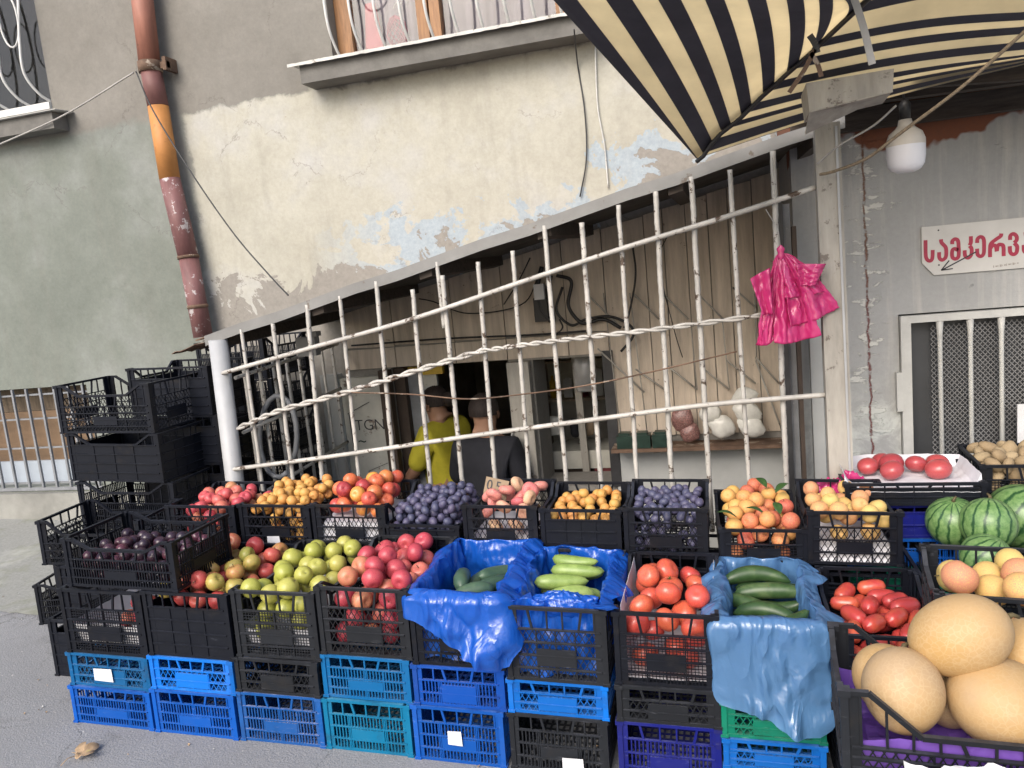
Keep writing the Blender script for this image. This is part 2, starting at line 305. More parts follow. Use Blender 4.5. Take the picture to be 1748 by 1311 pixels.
# ------------------------------------------------------------------ mesh helpers
class MB:
    def __init__(s): s.v = []; s.f = []; s.m = []; s.sm = []
    def add(s, vs, fs, mi=0, smooth=False):
        o = len(s.v); s.v += [tuple(v) for v in vs]
        for f in fs: s.f.append([o + i for i in f]); s.m.append(mi); s.sm.append(smooth)
    def hexa(s, p, mi=0):
        s.add(p, [(0, 3, 2, 1), (4, 5, 6, 7), (0, 1, 5, 4), (1, 2, 6, 5), (2, 3, 7, 6), (3, 0, 4, 7)], mi)
    def box(s, a, b, mi=0, f=None):
        x0, y0, z0 = a; x1, y1, z1 = b
        p = [(x0, y0, z0), (x1, y0, z0), (x1, y1, z0), (x0, y1, z0), (x0, y0, z1), (x1, y0, z1), (x1, y1, z1), (x0, y1, z1)]
        if f: p = [f(*q) for q in p]
        s.hexa(p, mi)
    def beam(s, p, q, w, h, up=(0, 0, 1), mi=0):
        p = Vector(p); q = Vector(q); d = (q - p).normalized(); u = Vector(up)
        sd = d.cross(u)
        if sd.length < 1e-4: sd = d.cross(Vector((1, 0, 0)))
        sd.normalize(); u = sd.cross(d).normalized()
        a = sd * w / 2; b = u * h / 2
        s.hexa([p - a - b, p + a - b, p + a + b, p - a + b, q - a - b, q + a - b, q + a + b, q - a + b], mi)
    def tube(s, pts, r, n=8, mi=0, caps=True, twist=0):
        pts = [Vector(p) for p in pts]; rr = r if isinstance(r, (list, tuple)) else [r] * len(pts)
        prev = None; o = len(s.v)
        for i, p in enumerate(pts):
            d = (pts[min(i + 1, len(pts) - 1)] - pts[max(i - 1, 0)]).normalized()
            if prev is None:
                a = d.cross(Vector((0, 0, 1)))
                if a.length < 1e-3: a = d.cross(Vector((1, 0, 0)))
                a.normalize()
            else:
                a = (prev - d * prev.dot(d)).normalized()
            prev = a; b = d.cross(a)
            for k in range(n):
                t = 2 * math.pi * k / n
                s.v.append(tuple(p + (a * math.cos(t) + b * math.sin(t)) * rr[i]))
        for i in range(len(pts) - 1):
            for k in range(n):
                k2 = (k + 1) % n
                s.f.append([o + i * n + k, o + i * n + k2, o + (i + 1) * n + k2, o + (i + 1) * n + k]); s.m.append(mi); s.sm.append(True)
        if caps:
            s.f.append([o + k for k in range(n)][::-1]); s.m.append(mi); s.sm.append(False)
            e = o + (len(pts) - 1) * n
            s.f.append([e + k for k in range(n)]); s.m.append(mi); s.sm.append(False)
    def grid(s, fn, nu, nv, closeu=False, mi=0, smooth=True):
        o = len(s.v); cu = nu if closeu else nu + 1
        for j in range(nv + 1):
            for i in range(cu): s.v.append(tuple(fn(i / nu, j / nv)))
        for j in range(nv):
            for i in range(nu):
                i2 = (i + 1) % cu if closeu else i + 1
                s.f.append([o + j * cu + i, o + j * cu + i2, o + (j + 1) * cu + i2, o + (j + 1) * cu + i])
                s.m.append(mi(i, j) if callable(mi) else mi); s.sm.append(smooth)
    def lathe(s, prof, n=20, mi=0, c=(0, 0, 0)):
        def fn(u, v):
            i = min(int(v * (len(prof) - 1) + 1e-6), len(prof) - 1); r, z = prof[i]
            return (c[0] + r * math.cos(2 * math.pi * u), c[1] + r * math.sin(2 * math.pi * u), c[2] + z)
        s.grid(fn, n, len(prof) - 1, True, mi)
    def mesh(s, name, mats):
        me = bpy.data.meshes.new(name); me.from_pydata(s.v, [], s.f)
        for m in (mats if isinstance(mats, (list, tuple)) else [mats]): me.materials.append(m)
        me.polygons.foreach_set('material_index', s.m); me.polygons.foreach_set('use_smooth', s.sm)
        me.update(); return me
    def build(s, name, mats, parent=None):
        return obj(name, s.mesh(name, mats), parent)
def obj(name, me, parent=None):
    o = bpy.data.objects.new(name, me); COL.objects.link(o)
    if parent is not None: o.parent = parent
    return o
def tag(o, label=None, cat=None, group=None, kind=None):
    if label: o['label'] = label
    if cat: o['category'] = cat
    if group: o['group'] = group
    if kind: o['kind'] = kind
    return o
def thing(name, label, cat, loc=(0, 0, 0), group=None, mat=None):
    o = bpy.data.objects.new(name, None); COL.objects.link(o); o.empty_display_size = 0.05
    if mat is not None: o.matrix_world = mat
    else: o.location = loc
    return tag(o, label, cat, group)
def fbm(p, s=1.0, o=3): return noise.fractal(Vector(p) * s, 0.7, 2.0, o)
def solidify(o, th):
    md = o.modifiers.new('thickness', 'SOLIDIFY'); md.thickness = th; md.offset = 0; return o

# ------------------------------------------------------------------ crates
def panel_mesh(Wd, H, style, dip, plaque=True):
    """One wall of a crate in local (u along, n outward, v up), u from -Wd/2 to Wd/2."""
    b = MB(); h2 = Wd / 2; T = 0.004
    cw = 0.030 if style != 'slots' else 0.022
    if Wd < 0.2: cw = 0.02
    def top(u):
        if not dip: return H
        a = abs(u) / h2
        return H if a > .84 else (H - dip if a < .52 else H - dip * (.84 - a) / .32)
    def B(u0, v0, u1, v1, w, n0=0.0, n1=T):
        d = Vector((u1 - u0, v1 - v0)); L = d.length
        if L < 1e-4: return
        p = Vector((-d.y, d.x)) / L * w / 2
        c = [(u0 - p.x, v0 - p.y), (u0 + p.x, v0 + p.y), (u1 + p.x, v1 + p.y), (u1 - p.x, v1 - p.y)]
        b.hexa([(x, -n0, z) for x, z in c] + [(x, -n1, z) for x, z in c])
    def rect(u0, v0, u1, v1, n0=0.0, n1=T): b.box((u0, -n1, v0), (u1, -n0, v1))
    # rim, following the dip
    us = [-h2, h2] if not dip else [-h2, -h2 * .84, -h2 * .52, h2 * .52, h2 * .84, h2]
    for a, c in zip(us, us[1:]): B(a, top(a) - .005, c, top(c) - .005, .010, -.001, .011)
    rect(-h2, 0, h2, .010, 0, .006)
    lo = (H - dip) * (.70 if H > .15 else .62); iw = h2 - cw
    if style == 'solid': lo = H * .76
    for s in (-1, 1):                               # solid corner bands
        u = sorted((s * h2, s * iw)); rect(u[0], .010, u[1], H - .010 if not dip else min(top(u[0]), top(u[1])) - .010, 0, .0035)
    nr = 4 if H > .2 else (3 if H > .15 else 2)
    for k in range(nr):                             # protruding horizontal ribs
        v = lo * (1 - k / nr); rect(-h2 + .012, v - .002, h2 - .012, v + .002, -.001, .010 if style != 'slots' else .008)
    nt = max(4, int(round(2 * iw / .046)))          # upper openings
    for k in range(nt + 1):
        u = -iw + 2 * iw * k / nt
        if abs(k - nt / 2) in (1.0, 1.5) and Wd > .2:
            sg = -1 if u < 0 else 1; B(u, lo, u + sg * .012, top(u) - .006, .0075, 0, .006)
        else: B(u, lo, u, top(u) - .006, .005, 0, .006)
    for k in range(1, 4):                           # stronger verticals all the way down
        u = -iw + 2 * iw * k / 4; rect(u - .002, .01, u + .002, lo, 0, .006)
    if style == 'mesh':
        st = .0105; n = int(2 * iw / st)
        for k in range(1, n): u = -iw + 2 * iw * k / n; rect(u - .0012, .01, u + .0012, lo, .0005, .0025)
        n = int(lo / st)
        for k in range(1, n): v = .01 + (lo - .01) * k / n; rect(-iw, v - .0012, iw, v + .0012, .0008, .0022)
    elif style == 'diamond':
        st = .021; sl = 1.7; hh = lo - .01; k = -int(hh / sl / st) - 1
        while -iw + k * st < iw:
            for sg in (1, -1):
                u0 = -iw + k * st; u1 = u0 + hh / sl; v0, v1 = .01, lo
                if u0 < -iw: v0 += (-iw - u0) * sl; u0 = -iw
                if u1 > iw: v1 -= (u1 - iw) * sl; u1 = iw
                if u1 > u0 and v1 > v0: B(sg * u0, v0, sg * u1, v1, .0026, .0006 if sg > 0 else .0011, .0028 if sg > 0 else .0023)
            k += 1
    elif style == 'slots':
        st = .0115; n = int(2 * iw / st)
        for k in range(1, n): u = -iw + 2 * iw * k / n; rect(u - .0020, .01, u + .0020, lo, .0005, .0055)
    elif style == 'ribs':
        n = int(lo / .014)
        for k in range(1, n): v = lo * k / n; rect(-iw, v - .003, iw, v + .003, .0005, .003)
    elif style == 'solid':
        rect(-iw, .01, iw, lo * .98, .0005, .003)
    if plaque and style not in ('solid', 'ribs'):
        pw = min(.07, Wd * .2); v0 = lo * .30; v1 = lo * (.62 if H > .15 else .85)
        if H <= .15: v0 = .014
        rect(-pw, v0, pw, v1, -.0005, .0072)
    return b.mesh(style + '_crate_wall', M['black'])
_pm = {}
def panel(Wd, H, style, dip=0.0, plaque=True):
    k = (round(Wd, 3), round(H, 3), style, round(dip, 3), plaque)
    if k not in _pm: _pm[k] = panel_mesh(*k)
    return _pm[k]
_cm = {}
def with_mat(me, mat):
    k = (me.name, mat.name)
    if k not in _cm:
        m2 = me.copy(); m2.materials.clear(); m2.materials.append(mat); _cm[k] = m2
    return _cm[k]
_base = {}
def base_mesh(w, d):
    k = (round(w, 3), round(d, 3))
    if k not in _base:
        b = MB(); b.box((-w / 2 + .004, -d / 2 + .004, .001), (w / 2 - .004, -d / 2 + .02, .007)); b.box((-w / 2 + .004, d / 2 - .02, .001), (w / 2 - .004, d / 2 - .004, .007))
        n = int(w / .022)
        for i in range(n + 1):
            x = -w / 2 + .007 + (w - .014) * i / n; b.box((x - .0035, -d / 2 + .02, .0015), (x + .0035, d / 2 - .02, .0055))
        n = int(d / .03)
        for i in range(1, n): y = -d / 2 + d * i / n; b.box((-w / 2 + .005, y - .003, .002), (w / 2 - .005, y + .003, .0065))
        _base[k] = b.mesh('crate_base', M['black'])
    return _base[k]
_post = {}
def post_mesh(h):
    k = round(h, 3)
    if k not in _post:
        b = MB(); b.box((-.008, -.008, 0), (.008, .008, h - .002)); b.box((-.0125, -.0125, h - .014), (.0125, .0125, h)); b.box((-.0115, -.0115, 0), (.0115, .0115, .008))
        _post[k] = b.mesh('crate_corner_post', M['black'])
    return _post[k]
CRATES = []
def crate(label, w, d, h, style, mat, m4, group=None, dip=0.0, side_style=None, front_dip=0.0, sticker=None, sdip=None):
    t = thing('plastic_crate', label, 'crate', mat=m4, group=group); mt = M[mat]
    ss = side_style or style; ov = .004
    def put(name, me, M4):
        o = obj(name, with_mat(me, mt), t); o.matrix_local = M4; return o
    T_ = Matrix.Translation; Rz = lambda a: Matrix.Rotation(R(a), 4, 'Z')
    f = put('front_panel', panel(w - .016, h, style, front_dip), T_((0, -d / 2 + .008, 0)))
    put('back_panel', panel(w - .016, h, style, front_dip), T_((0, d / 2 - .008, 0)) @ Rz(180))
    for s in (-1, 1): put('side_panel', panel(d - .016, h, ss, dip), T_((s * (w / 2 - .008), 0, 0)) @ Rz(90 * s))
    put('base', base_mesh(w - .016, d - .016), I4)
    for sx in (-1, 1):
        for sy in (-1, 1): put('corner_post', post_mesh(h), T_((sx * (w / 2 - .008), sy * (d / 2 - .008), 0)))
    if sticker:
        sx, sz, sw, sh = sticker; b = MB(); z0 = sz - sh / 2
        b.add([(sx - sw / 2, -.0145, z0), (sx + sw / 2, -.0142, z0 - .002), (sx + sw / 2 - .002, -.0145, z0 + sh), (sx - sw / 2 + .001, -.0146, z0 + sh - .002)], [(0, 1, 2, 3)])
        o = solidify(b.build('paper_sticker', M['sticker'], f), .0006)
    t['w'] = w; t['d'] = d; t['h'] = h; CRATES.append(t)
    return t
def gmat(x0, x1, Yf, z, d, yaw=0, roll=0):
    """Crate matrix in the street frame from its front left/right x, front Y and underside z."""
    c = Vector(((x0 + x1) / 2, Yf + d / 2, z))
    return G4 @ Matrix.Translation(c) @ Matrix.Rotation(R(yaw), 4, 'Z') @ Matrix.Rotation(R(roll), 4, 'Y')

YF = 2.17
# columns of the front row: (x0 bottom, x1 bottom, x0 top, x1 top), crates from the ground up:
# (height, style, colour, label, group, sticker)
cols = [
 (-2.475, -2.105, -2.455, -2.085, [
  (.155, 'slots', 'blue', 'bottom blue slatted crate at the left end of the row, nearest the dry leaf', None),
  (.135, 'diamond', 'steel_blue', 'dull blue crate with white paper sticker, second up at the left end', (-.02, .055, .085, .05)),
  (.255, 'mesh', 'black', 'black mesh crate with white paper and red fruit inside, under the dark plum crate', None)]),
 (-2.098, -1.745, -2.075, -1.715, [
  (.175, 'slots', 'blue', 'bright blue slatted crate on the ground below the red and green apples', None),
  (.132, 'diamond', 'bright_blue', 'bright blue lattice crate directly under the solid black apple crate', None),
  (.248, 'solid', 'black', 'black crate with solid front holding red and green apples', None)]),
 (-1.738, -1.402, -1.712, -1.385, [
  (.192, 'slots', 'faded_blue', 'scuffed greyish blue slatted crate on the ground below the green apples', None),
  (.132, 'diamond', 'black_grey', 'shallow black lattice crate wedged between green apple crate and scuffed blue crate', None),
  (.248, 'mesh', 'black_grey', 'black mesh crate full of green apples', None)]),
 (-1.396, -1.070, -1.378, -1.042, [
  (.192, 'slots', 'teal', 'teal blue slatted crate on the ground below the pink apples', None),
  (.160, 'slots', 'steel_blue', 'mid blue crate with wide plaque directly under the pink apple crate', None),
  (.245, 'diamond', 'black_grey', 'black lattice crate heaped with pink and red apples in the front row', None)]),
 (-1.060, -.740, -1.038, -.722, [
  (.200, 'slots', 'blue', 'blue slatted crate with square white sticker on the ground', (-.01, .095, .05, .05)),
  (.145, 'slots', 'cobalt', 'blue crate under the overhanging deep blue film', None),
  (.245, 'diamond', 'black', 'black crate hidden behind draped deep blue film, holding grey green cucumbers', None)]),
 (-.728, -.404, -.715, -.388, [
  (.198, 'slots', 'black_grey', 'scuffed black slatted crate with torn white label, at the bottom of its stack', (.045, .035, .07, .05)),
  (.118, 'diamond', 'bright_blue', 'flat bright blue crate sandwiched between two black crates', None),
  (.250, 'diamond', 'black_grey', 'black lattice crate lined with blue film holding pale green zucchini', None)]),
 (-.378, -.062, -.372, -.060, [
  (.202, 'slots', 'navy', 'navy blue slatted crate at the bottom of the tomato stack', None),
  (.122, 'diamond', 'black_grey', 'flat black crate directly beneath the big red tomatoes', None),
  (.238, 'mesh', 'black', 'black mesh crate full of big red tomatoes', None)]),
 (-.056, .232, -.070, .232, [
  (.080, 'slots', 'green', 'green crate at the very bottom of the green and blue stack, mostly out of view', None),
  (.098, 'diamond', 'bright_blue', 'blue crate below the green one, under the pale blue film', None),
  (.120, 'diamond', 'green', 'green lattice crate under the hanging pale blue film', None),
  (.246, 'diamond', 'black', 'black crate wrapped in pale blue film holding dark green cucumbers', None)]),
]
ROW1 = []; DEP = .50
for ci, (a0, a1, b0, b1, st) in enumerate(cols):
    z = 0.0
    for i, (h, sty, mt, lab, stk) in enumerate(st):
        f = i / (len(st) - 1); x0 = a0 + (b0 - a0) * f; x1 = a1 + (b1 - a1) * f
        last = i == len(st) - 1
        ROW1.append(crate(lab, x1 - x0 - .004, DEP, h - .002, sty, mt, gmat(x0, x1, YF + rng.uniform(-.006, .008), z + .0005, DEP, rng.uniform(-.6, .6)), 'crates stacked along the front row',
                    dip=.05 if last else 0, sticker=stk))
        z += h
TOP1 = [ROW1[k] for k in (2, 5, 8, 11, 14, 17, 20, 24)]

# small tomatoes crate at the right of row one, on hidden crates
z = 0
for h, lab in ((.16, 'bottom black crate hidden behind the melons'), (.16, 'middle black crate hidden behind the melons')):
    crate(lab, .30, DEP, h - .002, 'slots', 'black', gmat(.262, .575, YF, z + .0005, DEP), 'crates stacked along the front row'); z += h
C_PT = crate('black crate of small plum tomatoes behind the melons', .305, DEP, .205, 'ribs', 'black', gmat(.262, .575, YF, z, DEP), 'crates stacked along the front row', dip=.04)

# second row, standing on a low stand of crates
Y2 = 2.68
row2 = [  # x0, x1, ztop, h, style, mat, label, depth, yaw
 (-2.365, -2.025, .705, .165, 'diamond', 'black', 'black crate of red fruit left of the apricots', .37, 0),
 (-2.003, -1.672, .713, .178, 'diamond', 'black', 'black lattice crate of apricots with white sticker, left of the nectarines', .37, 0),
 (-1.662, -1.336, .717, .178, 'diamond', 'black', 'black lattice crate heaped with glowing red nectarines', .37, 0),
 (-1.342, -1.030, .640, .095, 'solid', 'black', 'low black tray of blue plums with arched handle', .37, 0),
 (-1.010, -.715, .722, .175, 'diamond', 'black', 'black lattice crate of flat peaches with cardboard price card', .37, 0),
 (-.702, -.400, .711, .175, 'solid', 'black', 'solid sided black crate half full of apricots', .37, 0),
 (-.390, -.092, .720, .190, 'diamond', 'black', 'black lattice crate of blue plums standing in front of the grille', .38, 0),
 (-.060, .236, .648, .150, 'mesh', 'black', 'black mesh crate of yellow red peaches with green leaves', .48, 2),
 (.242, .540, .716, .190, 'diamond', 'black', 'black lattice crate of pale peaches on white paper', .40, 0),
]
ROW2 = []
for x0, x1, zt, h, sty, mt, lab, d, yw in row2:
    ROW2.append(crate(lab, x1 - x0, d, h, sty, mt, gmat(x0, x1, Y2, zt - h, d, yw), 'crates of fruit in the second row', dip=.045,
                      sticker=(-.01, .03, .06, .032) if 'apricots with white' in lab else None))
# the stand: upturned black crates two high under the second row
for i, x in enumerate((-2.20, -1.68, -1.16, -.64, -.12, .40)):
    zt = min(r[2] - r[3] for r in row2 if r[0] < x + .26 and r[1] > x - .26)
    for k in range(2):
        hh = (zt - .004) / 2
        crate('%s black support crate under the second row of fruit, %s' % (['lower', 'upper'][k], ['far left', 'left', 'left of centre', 'right of centre', 'right', 'far right'][i]), .51, .36, hh - .002, 'solid', 'black', gmat(x - .255, x + .255, Y2 + .01, k * hh + .0005, .36), 'support crates beneath the second row')

# dark plum crate lying across the first two front crates
C_DP = crate('black crate of dark purple plums set lengthwise across the left front crates', .485, .315, .185, 'slots', 'black', gmat(-2.392, -1.912, 2.165, .558, .315, -1), None, dip=0, front_dip=.035)
# empty black crate behind it
C_E1 = crate('empty black crate with arched side behind the dark plums', .50, .31, .20, 'diamond', 'black', gmat(-2.93, -2.44, 2.56, .47, .31, 4), None, dip=0, front_dip=.06)
# tall stack at the left
zz = .06; 
names = ['lowest', 'second lowest', 'middle', 'second highest', 'topmost']
for k in range(5):
    hh = .241; x0 = -3.05 - .024 * k
    m = G4 @ Matrix.Translation((x0 + .26, 3.14, k * hh + .0005)) @ Matrix.Rotation(R(-3 + (k % 3) * 1.5), 4, 'Z')
    crate('%s empty black crate in the tall stack left of the grille' % names[k], .56, .34, hh - .003, ['solid', 'solid', 'slots', 'solid', 'diamond'][k], 'black', m, 'tall stack of empty black crates', dip=0, front_dip=.05)
for k in range(5):
    m = G4 @ Matrix.Translation((-2.69 - .008 * k, 3.42, k * .249 + .0005)) @ Matrix.Rotation(R(5 - k * 2), 4, 'Z')
    crate('%s black crate of the corner stack between tall stack and grille post' % names[k], .50, .36, .246, 'solid', 'black', m, 'black crates in the corner by the grille post', dip=.05)
for k in range(6):
    m = Matrix.Translation((-2.68 - .01 * k, 4.05, k * .235 - .02)) @ Matrix.Rotation(R(3 - k * 2), 4, 'Z')
    crate('%s black crate of the rear stack against the building wall' % (names + ['top'])[k], .50, .40, .232, 'slots', 'black', m, 'black crates stacked against the building wall', dip=.05)
# crates low at the left
crate('black crate standing on the pavement at the far left, carrying a lattice crate', .52, .34, .21, 'slots', 'black', gmat(-3.42, -2.92, 2.93, .0005, .34, 12), None, front_dip=.03)
crate('upturned black lattice crate perched on the far left crate', .36, .38, .30, 'diamond', 'black', gmat(-3.16, -2.80, 2.80, .213, .38, 8), None)
crate('black crate standing behind the bottom left blue crates', .36, .33, .26, 'solid', 'black', gmat(-2.86, -2.50, 2.46, .0005, .33, 0), None)
crate('black crate under the empty arched one, behind the dark plums', .40, .31, .207, 'solid', 'black', gmat(-2.86, -2.46, 2.55, .262, .31, 3), None)

# right hand group
mC = Matrix.Translation((.505, 1.665, .500)) @ Matrix.Rotation(R(-4), 4, 'Z')
C_M = crate('wide black crate of netted yellow melons at the front right corner', .60, .30, .215, 'diamond', 'black_grey', mC, None, front_dip=.085, dip=.03)
for k, h in ((0, .25), (1, .248)):
    crate('black support crate under the melons' if k else 'lower black support crate under the melons', .56, .29, h - .003, 'solid', 'black_grey', Matrix.Translation((.515, 1.68, -.005 + k * .25)) @ Matrix.Rotation(R(-3), 4, 'Z'), None)
mP = Matrix.Translation((.740, 2.06, .545)) @ Matrix.Rotation(R(-8), 4, 'Z')
C_P = crate('black crate of large yellow peaches behind the melons', .50, .34, .205, 'diamond', 'black_grey', mP, None, dip=.03)
for k in range(2):
    crate(['lower black crate supporting the large peaches', 'upper black crate supporting the large peaches'][k], .48, .33, .270, 'solid', 'black', Matrix.Translation((.74, 2.07, -.005 + k * .274)) @ Matrix.Rotation(R(-8), 4, 'Z'), None)
# watermelon crates
crate('dark crate carrying the watermelons', .56, .42, .24, 'solid', 'black', Matrix.Translation((.885, 2.86, .245)), None)
crate('bottom dark crate of the watermelon pile', .56, .42, .24, 'solid', 'black', Matrix.Translation((.885, 2.87, -.01)), None)
# stack under the pink tomatoes: tray, navy, blue and green
for z0, h, mt, lab, sty in ((0, .2, 'black', 'black crate at the bottom of the pink tomato stack', 'solid'), (.2, .2, 'green', 'green crate low in the pink tomato stack', 'solid'), (.4, .11, 'blue', 'blue slatted crate with green behind, in the pink tomato stack', 'slots'), (.51, .13, 'navy', 'navy crate directly below the tray of pink tomatoes', 'solid')):
    crate(lab, .46, .32, h - .003, sty, mt, Matrix.Translation((.655, 3.12, z0)), 'crates stacked below the pink tomatoes')
mT = Matrix.Translation((.655, 3.10, .643)) @ Matrix.Rotation(R(-2), 4, 'Z')
C_T = crate('shallow black tray of pink tomatoes on white paper', .46, .34, .085, 'solid', 'black', mT, None, dip=.03)
C_K = crate('black crate of potatoes beside the tray of pink tomatoes', .42, .33, .15, 'mesh', 'black', Matrix.Translation((1.12, 3.22, .60)) @ Matrix.Rotation(R(-3), 4, 'Z'), None)
crate('black crate under the potatoes', .42, .33, .30, 'solid', 'black', Matrix.Translation((1.12, 3.23, .298)), None)
crate('lower black crate under the potatoes', .42, .33, .30, 'solid', 'black', Matrix.Translation((1.12, 3.23, -.004)), None)

# ------------------------------------------------------------------ fruit
def round_mesh(name, mat, r, prof, ribs=0, rib_amt=0.0, crease=0.0, squash=(1, 1, 1), n=20, m=14, seed=0, lump=0.02):
    """prof(v) -> (radius, z) for v from 0 (bottom) to 1 (top), in units of r."""
    b = MB()
    def fn(u, v):
        rr, z = prof(v); a = 2 * math.pi * u
        k = 1 + rib_amt * math.cos(ribs * a) + lump * fbm((math.cos(a) * rr, math.sin(a) * rr, z + seed * 9.1), 1.6, 2)
        if crease: k -= crease * math.exp(-(min(u, 1 - u) * 2 * math.pi / .22) ** 2)
        return (rr * k * math.cos(a) * r * squash[0], rr * k * math.sin(a) * r * squash[1], z * r * squash[2])
    b.grid(fn, n, m, True)
    return b.mesh(name, M[mat])
def p_sphere(v): t = math.pi * v; return (math.sin(t) + 1e-4, -math.cos(t))
def p_apple(v):
    t = math.pi * v; s = math.sin(t); z = -math.cos(t) * .88
    rr = s * (1.0 + .06 * math.cos(t * 1.0 + 2.6))
    d = math.exp(-((s) / .34) ** 2)
    return (rr + 1e-4, z - (.30 if v > .5 else -.16) * d)
def p_pear_apple(v):
    t = math.pi * v; s = math.sin(t); z = -math.cos(t)
    return (s * (1 - .12 * max(0, z)) + 1e-4, z * 1.02 - .22 * math.exp(-(s / .3) ** 2) * (1 if v > .5 else -.5))
def p_peach(v):
    t = math.pi * v; s = math.sin(t); return (s + 1e-4, -math.cos(t) * .94 - (.22 if v > .5 else 0) * math.exp(-(s / .3) ** 2))
def p_flat(v):
    t = math.pi * v; s = math.sin(t); return (s ** .85 + 1e-4, -math.cos(t) * .62 * (1 - .42 * math.exp(-(s / .30) ** 2)))
def p_tom(v):
    t = math.pi * v; s = math.sin(t); return (s ** .92 + 1e-4, -math.cos(t) * .80 - (.13 if v > .5 else 0) * math.exp(-(s / .3) ** 2))
def long_mesh(name, mat, r, L, bend=0.0, neck=0.0, ridges=0, n=14, m=16, seed=0):
    b = MB()
    def fn(u, v):
        s = -1 + 2 * v; a = 2 * math.pi * u
        e = (1 - abs(s) ** 3.2) ** .5 if abs(s) < 1 else 0
        rr = r * (e + 1e-3) * (1 - neck * max(0, s) * .45 + .1 * neck * max(0, -s))
        rr *= 1 + (.03 * math.cos(ridges * a) if ridges else 0) + .03 * fbm((s * 2, math.cos(a), seed * 3.3), 1.3, 2)
        x = s * (L + r); return (x, rr * math.cos(a) + bend * (s * s), rr * math.sin(a))
    b.grid(fn, n, m, True)
    return b.mesh(name, M[mat])
FM = {}
def variants(key, fn, n=3): FM[key] = [fn(i) for i in range(n)]
variants('red_apple', lambda i: round_mesh('apple', 'red_apple', 1, p_apple, 5, .012, seed=i))
variants('pink_apple', lambda i: round_mesh('apple', 'pink_apple', 1, p_apple, 5, .010, seed=i + 3))
variants('green_apple', lambda i: round_mesh('apple', 'green_apple', 1, p_pear_apple, 5, .012, seed=i + 6))
variants('apricot', lambda i: round_mesh('apricot', 'apricot', 1, p_peach, crease=.06, squash=(1, .95, 1.02), seed=i, n=22))
variants('nectarine', lambda i: round_mesh('nectarine', 'nectarine', 1, p_peach, crease=.05, seed=i, n=22))
variants('peach', lambda i: round_mesh('peach', 'peach', 1, p_peach, crease=.06, seed=i, n=22))
variants('pale_peach', lambda i: round_mesh('peach', 'pale_peach', 1, p_peach, crease=.06, seed=i, n=22))
variants('flat_peach', lambda i: round_mesh('flat_peach', 'flat_peach', 1, p_flat, 4, .03, crease=.05, seed=i, n=22, lump=.05))
variants('plum', lambda i: round_mesh('plum', 'plum', 1, p_sphere, crease=.03, squash=(.92, .92, 1.15), seed=i, n=16, m=10))
variants('dark_plum', lambda i: round_mesh('plum', 'dark_plum', 1, p_peach, crease=.03, seed=i, n=18, m=11))
variants('tomato', lambda i: round_mesh('tomato', 'tomato', 1, p_tom, 6, .02, seed=i, n=26))
variants('pink_tomato', lambda i: round_mesh('tomato', 'pink_tomato', 1, p_tom, 5, .012, seed=i, n=26))
variants('red_fruit', lambda i: round_mesh('apple', 'flesh_onion', 1, p_apple, 5, .01, seed=i))
variants('potato', lambda i: round_mesh('potato', 'potato', 1, p_sphere, squash=(1.5, 1.0, .8), seed=i, n=16, m=11, lump=.10))
variants('plum_tomato', lambda i: long_mesh('plum_tomato', 'plum_tomato', .026, .022, seed=i))
variants('zucchini', lambda i: long_mesh('zucchini', 'zucchini', .026, .065, bend=.012 * (i - 1), neck=.7, seed=i))
variants('cucumber', lambda i: long_mesh('cucumber', 'cucumber', .027, .085, bend=.022 * (i - .5), neck=.2, seed=i))
variants('marrow', lambda i: long_mesh('cucumber', 'marrow', .030, .05, bend=.01, neck=.2, seed=i))
# stalk and leafy calyx meshes
b = MB(); b.tube([(0, 0, .52), (.02, 0, .75), (.09, .02, 1.0)], [.05, .035, .045], 6); STALK = b.mesh('stalk', M['stem'])
b = MB()
for k in range(5):
    a = k * 2 * math.pi / 5; c, s_ = math.cos(a), math.sin(a)
    b.add([(0, 0, .70), (.10 * c - .05 * s_, .10 * s_ + .05 * c, .73), (.34 * c, .34 * s_, .76 + .03 * (k % 2)), (.10 * c + .05 * s_, .10 * s_ - .05 * c, .73)], [(0, 1, 2, 3)])
b.tube([(0, 0, .66), (0, 0, .78), (.03, 0, .9)], .035, 5); CALYX = b.mesh('calyx', M['leaf_green'])

def leaf_obj(m4, L=.07, parent=None, label='green peach leaf lying among the peaches in the mesh crate', wd=.22):
    b = MB()
    def fn(u, v):
        w = math.sin(math.pi * v ** .9) * L * wd; x = (u - .5) * 2
        return (x * w, v * L - L / 2, -abs(x) ** 1.5 * -.25 * w + .18 * L * math.sin(v * 2.6))
    b.grid(fn, 4, 8); o = b.build('leaf', M['leaf_green'], parent); solidify(o, .0006); o.matrix_world = m4
    if parent is None: tag(o, label, 'leaf', 'loose leaves among the peaches')
    return o

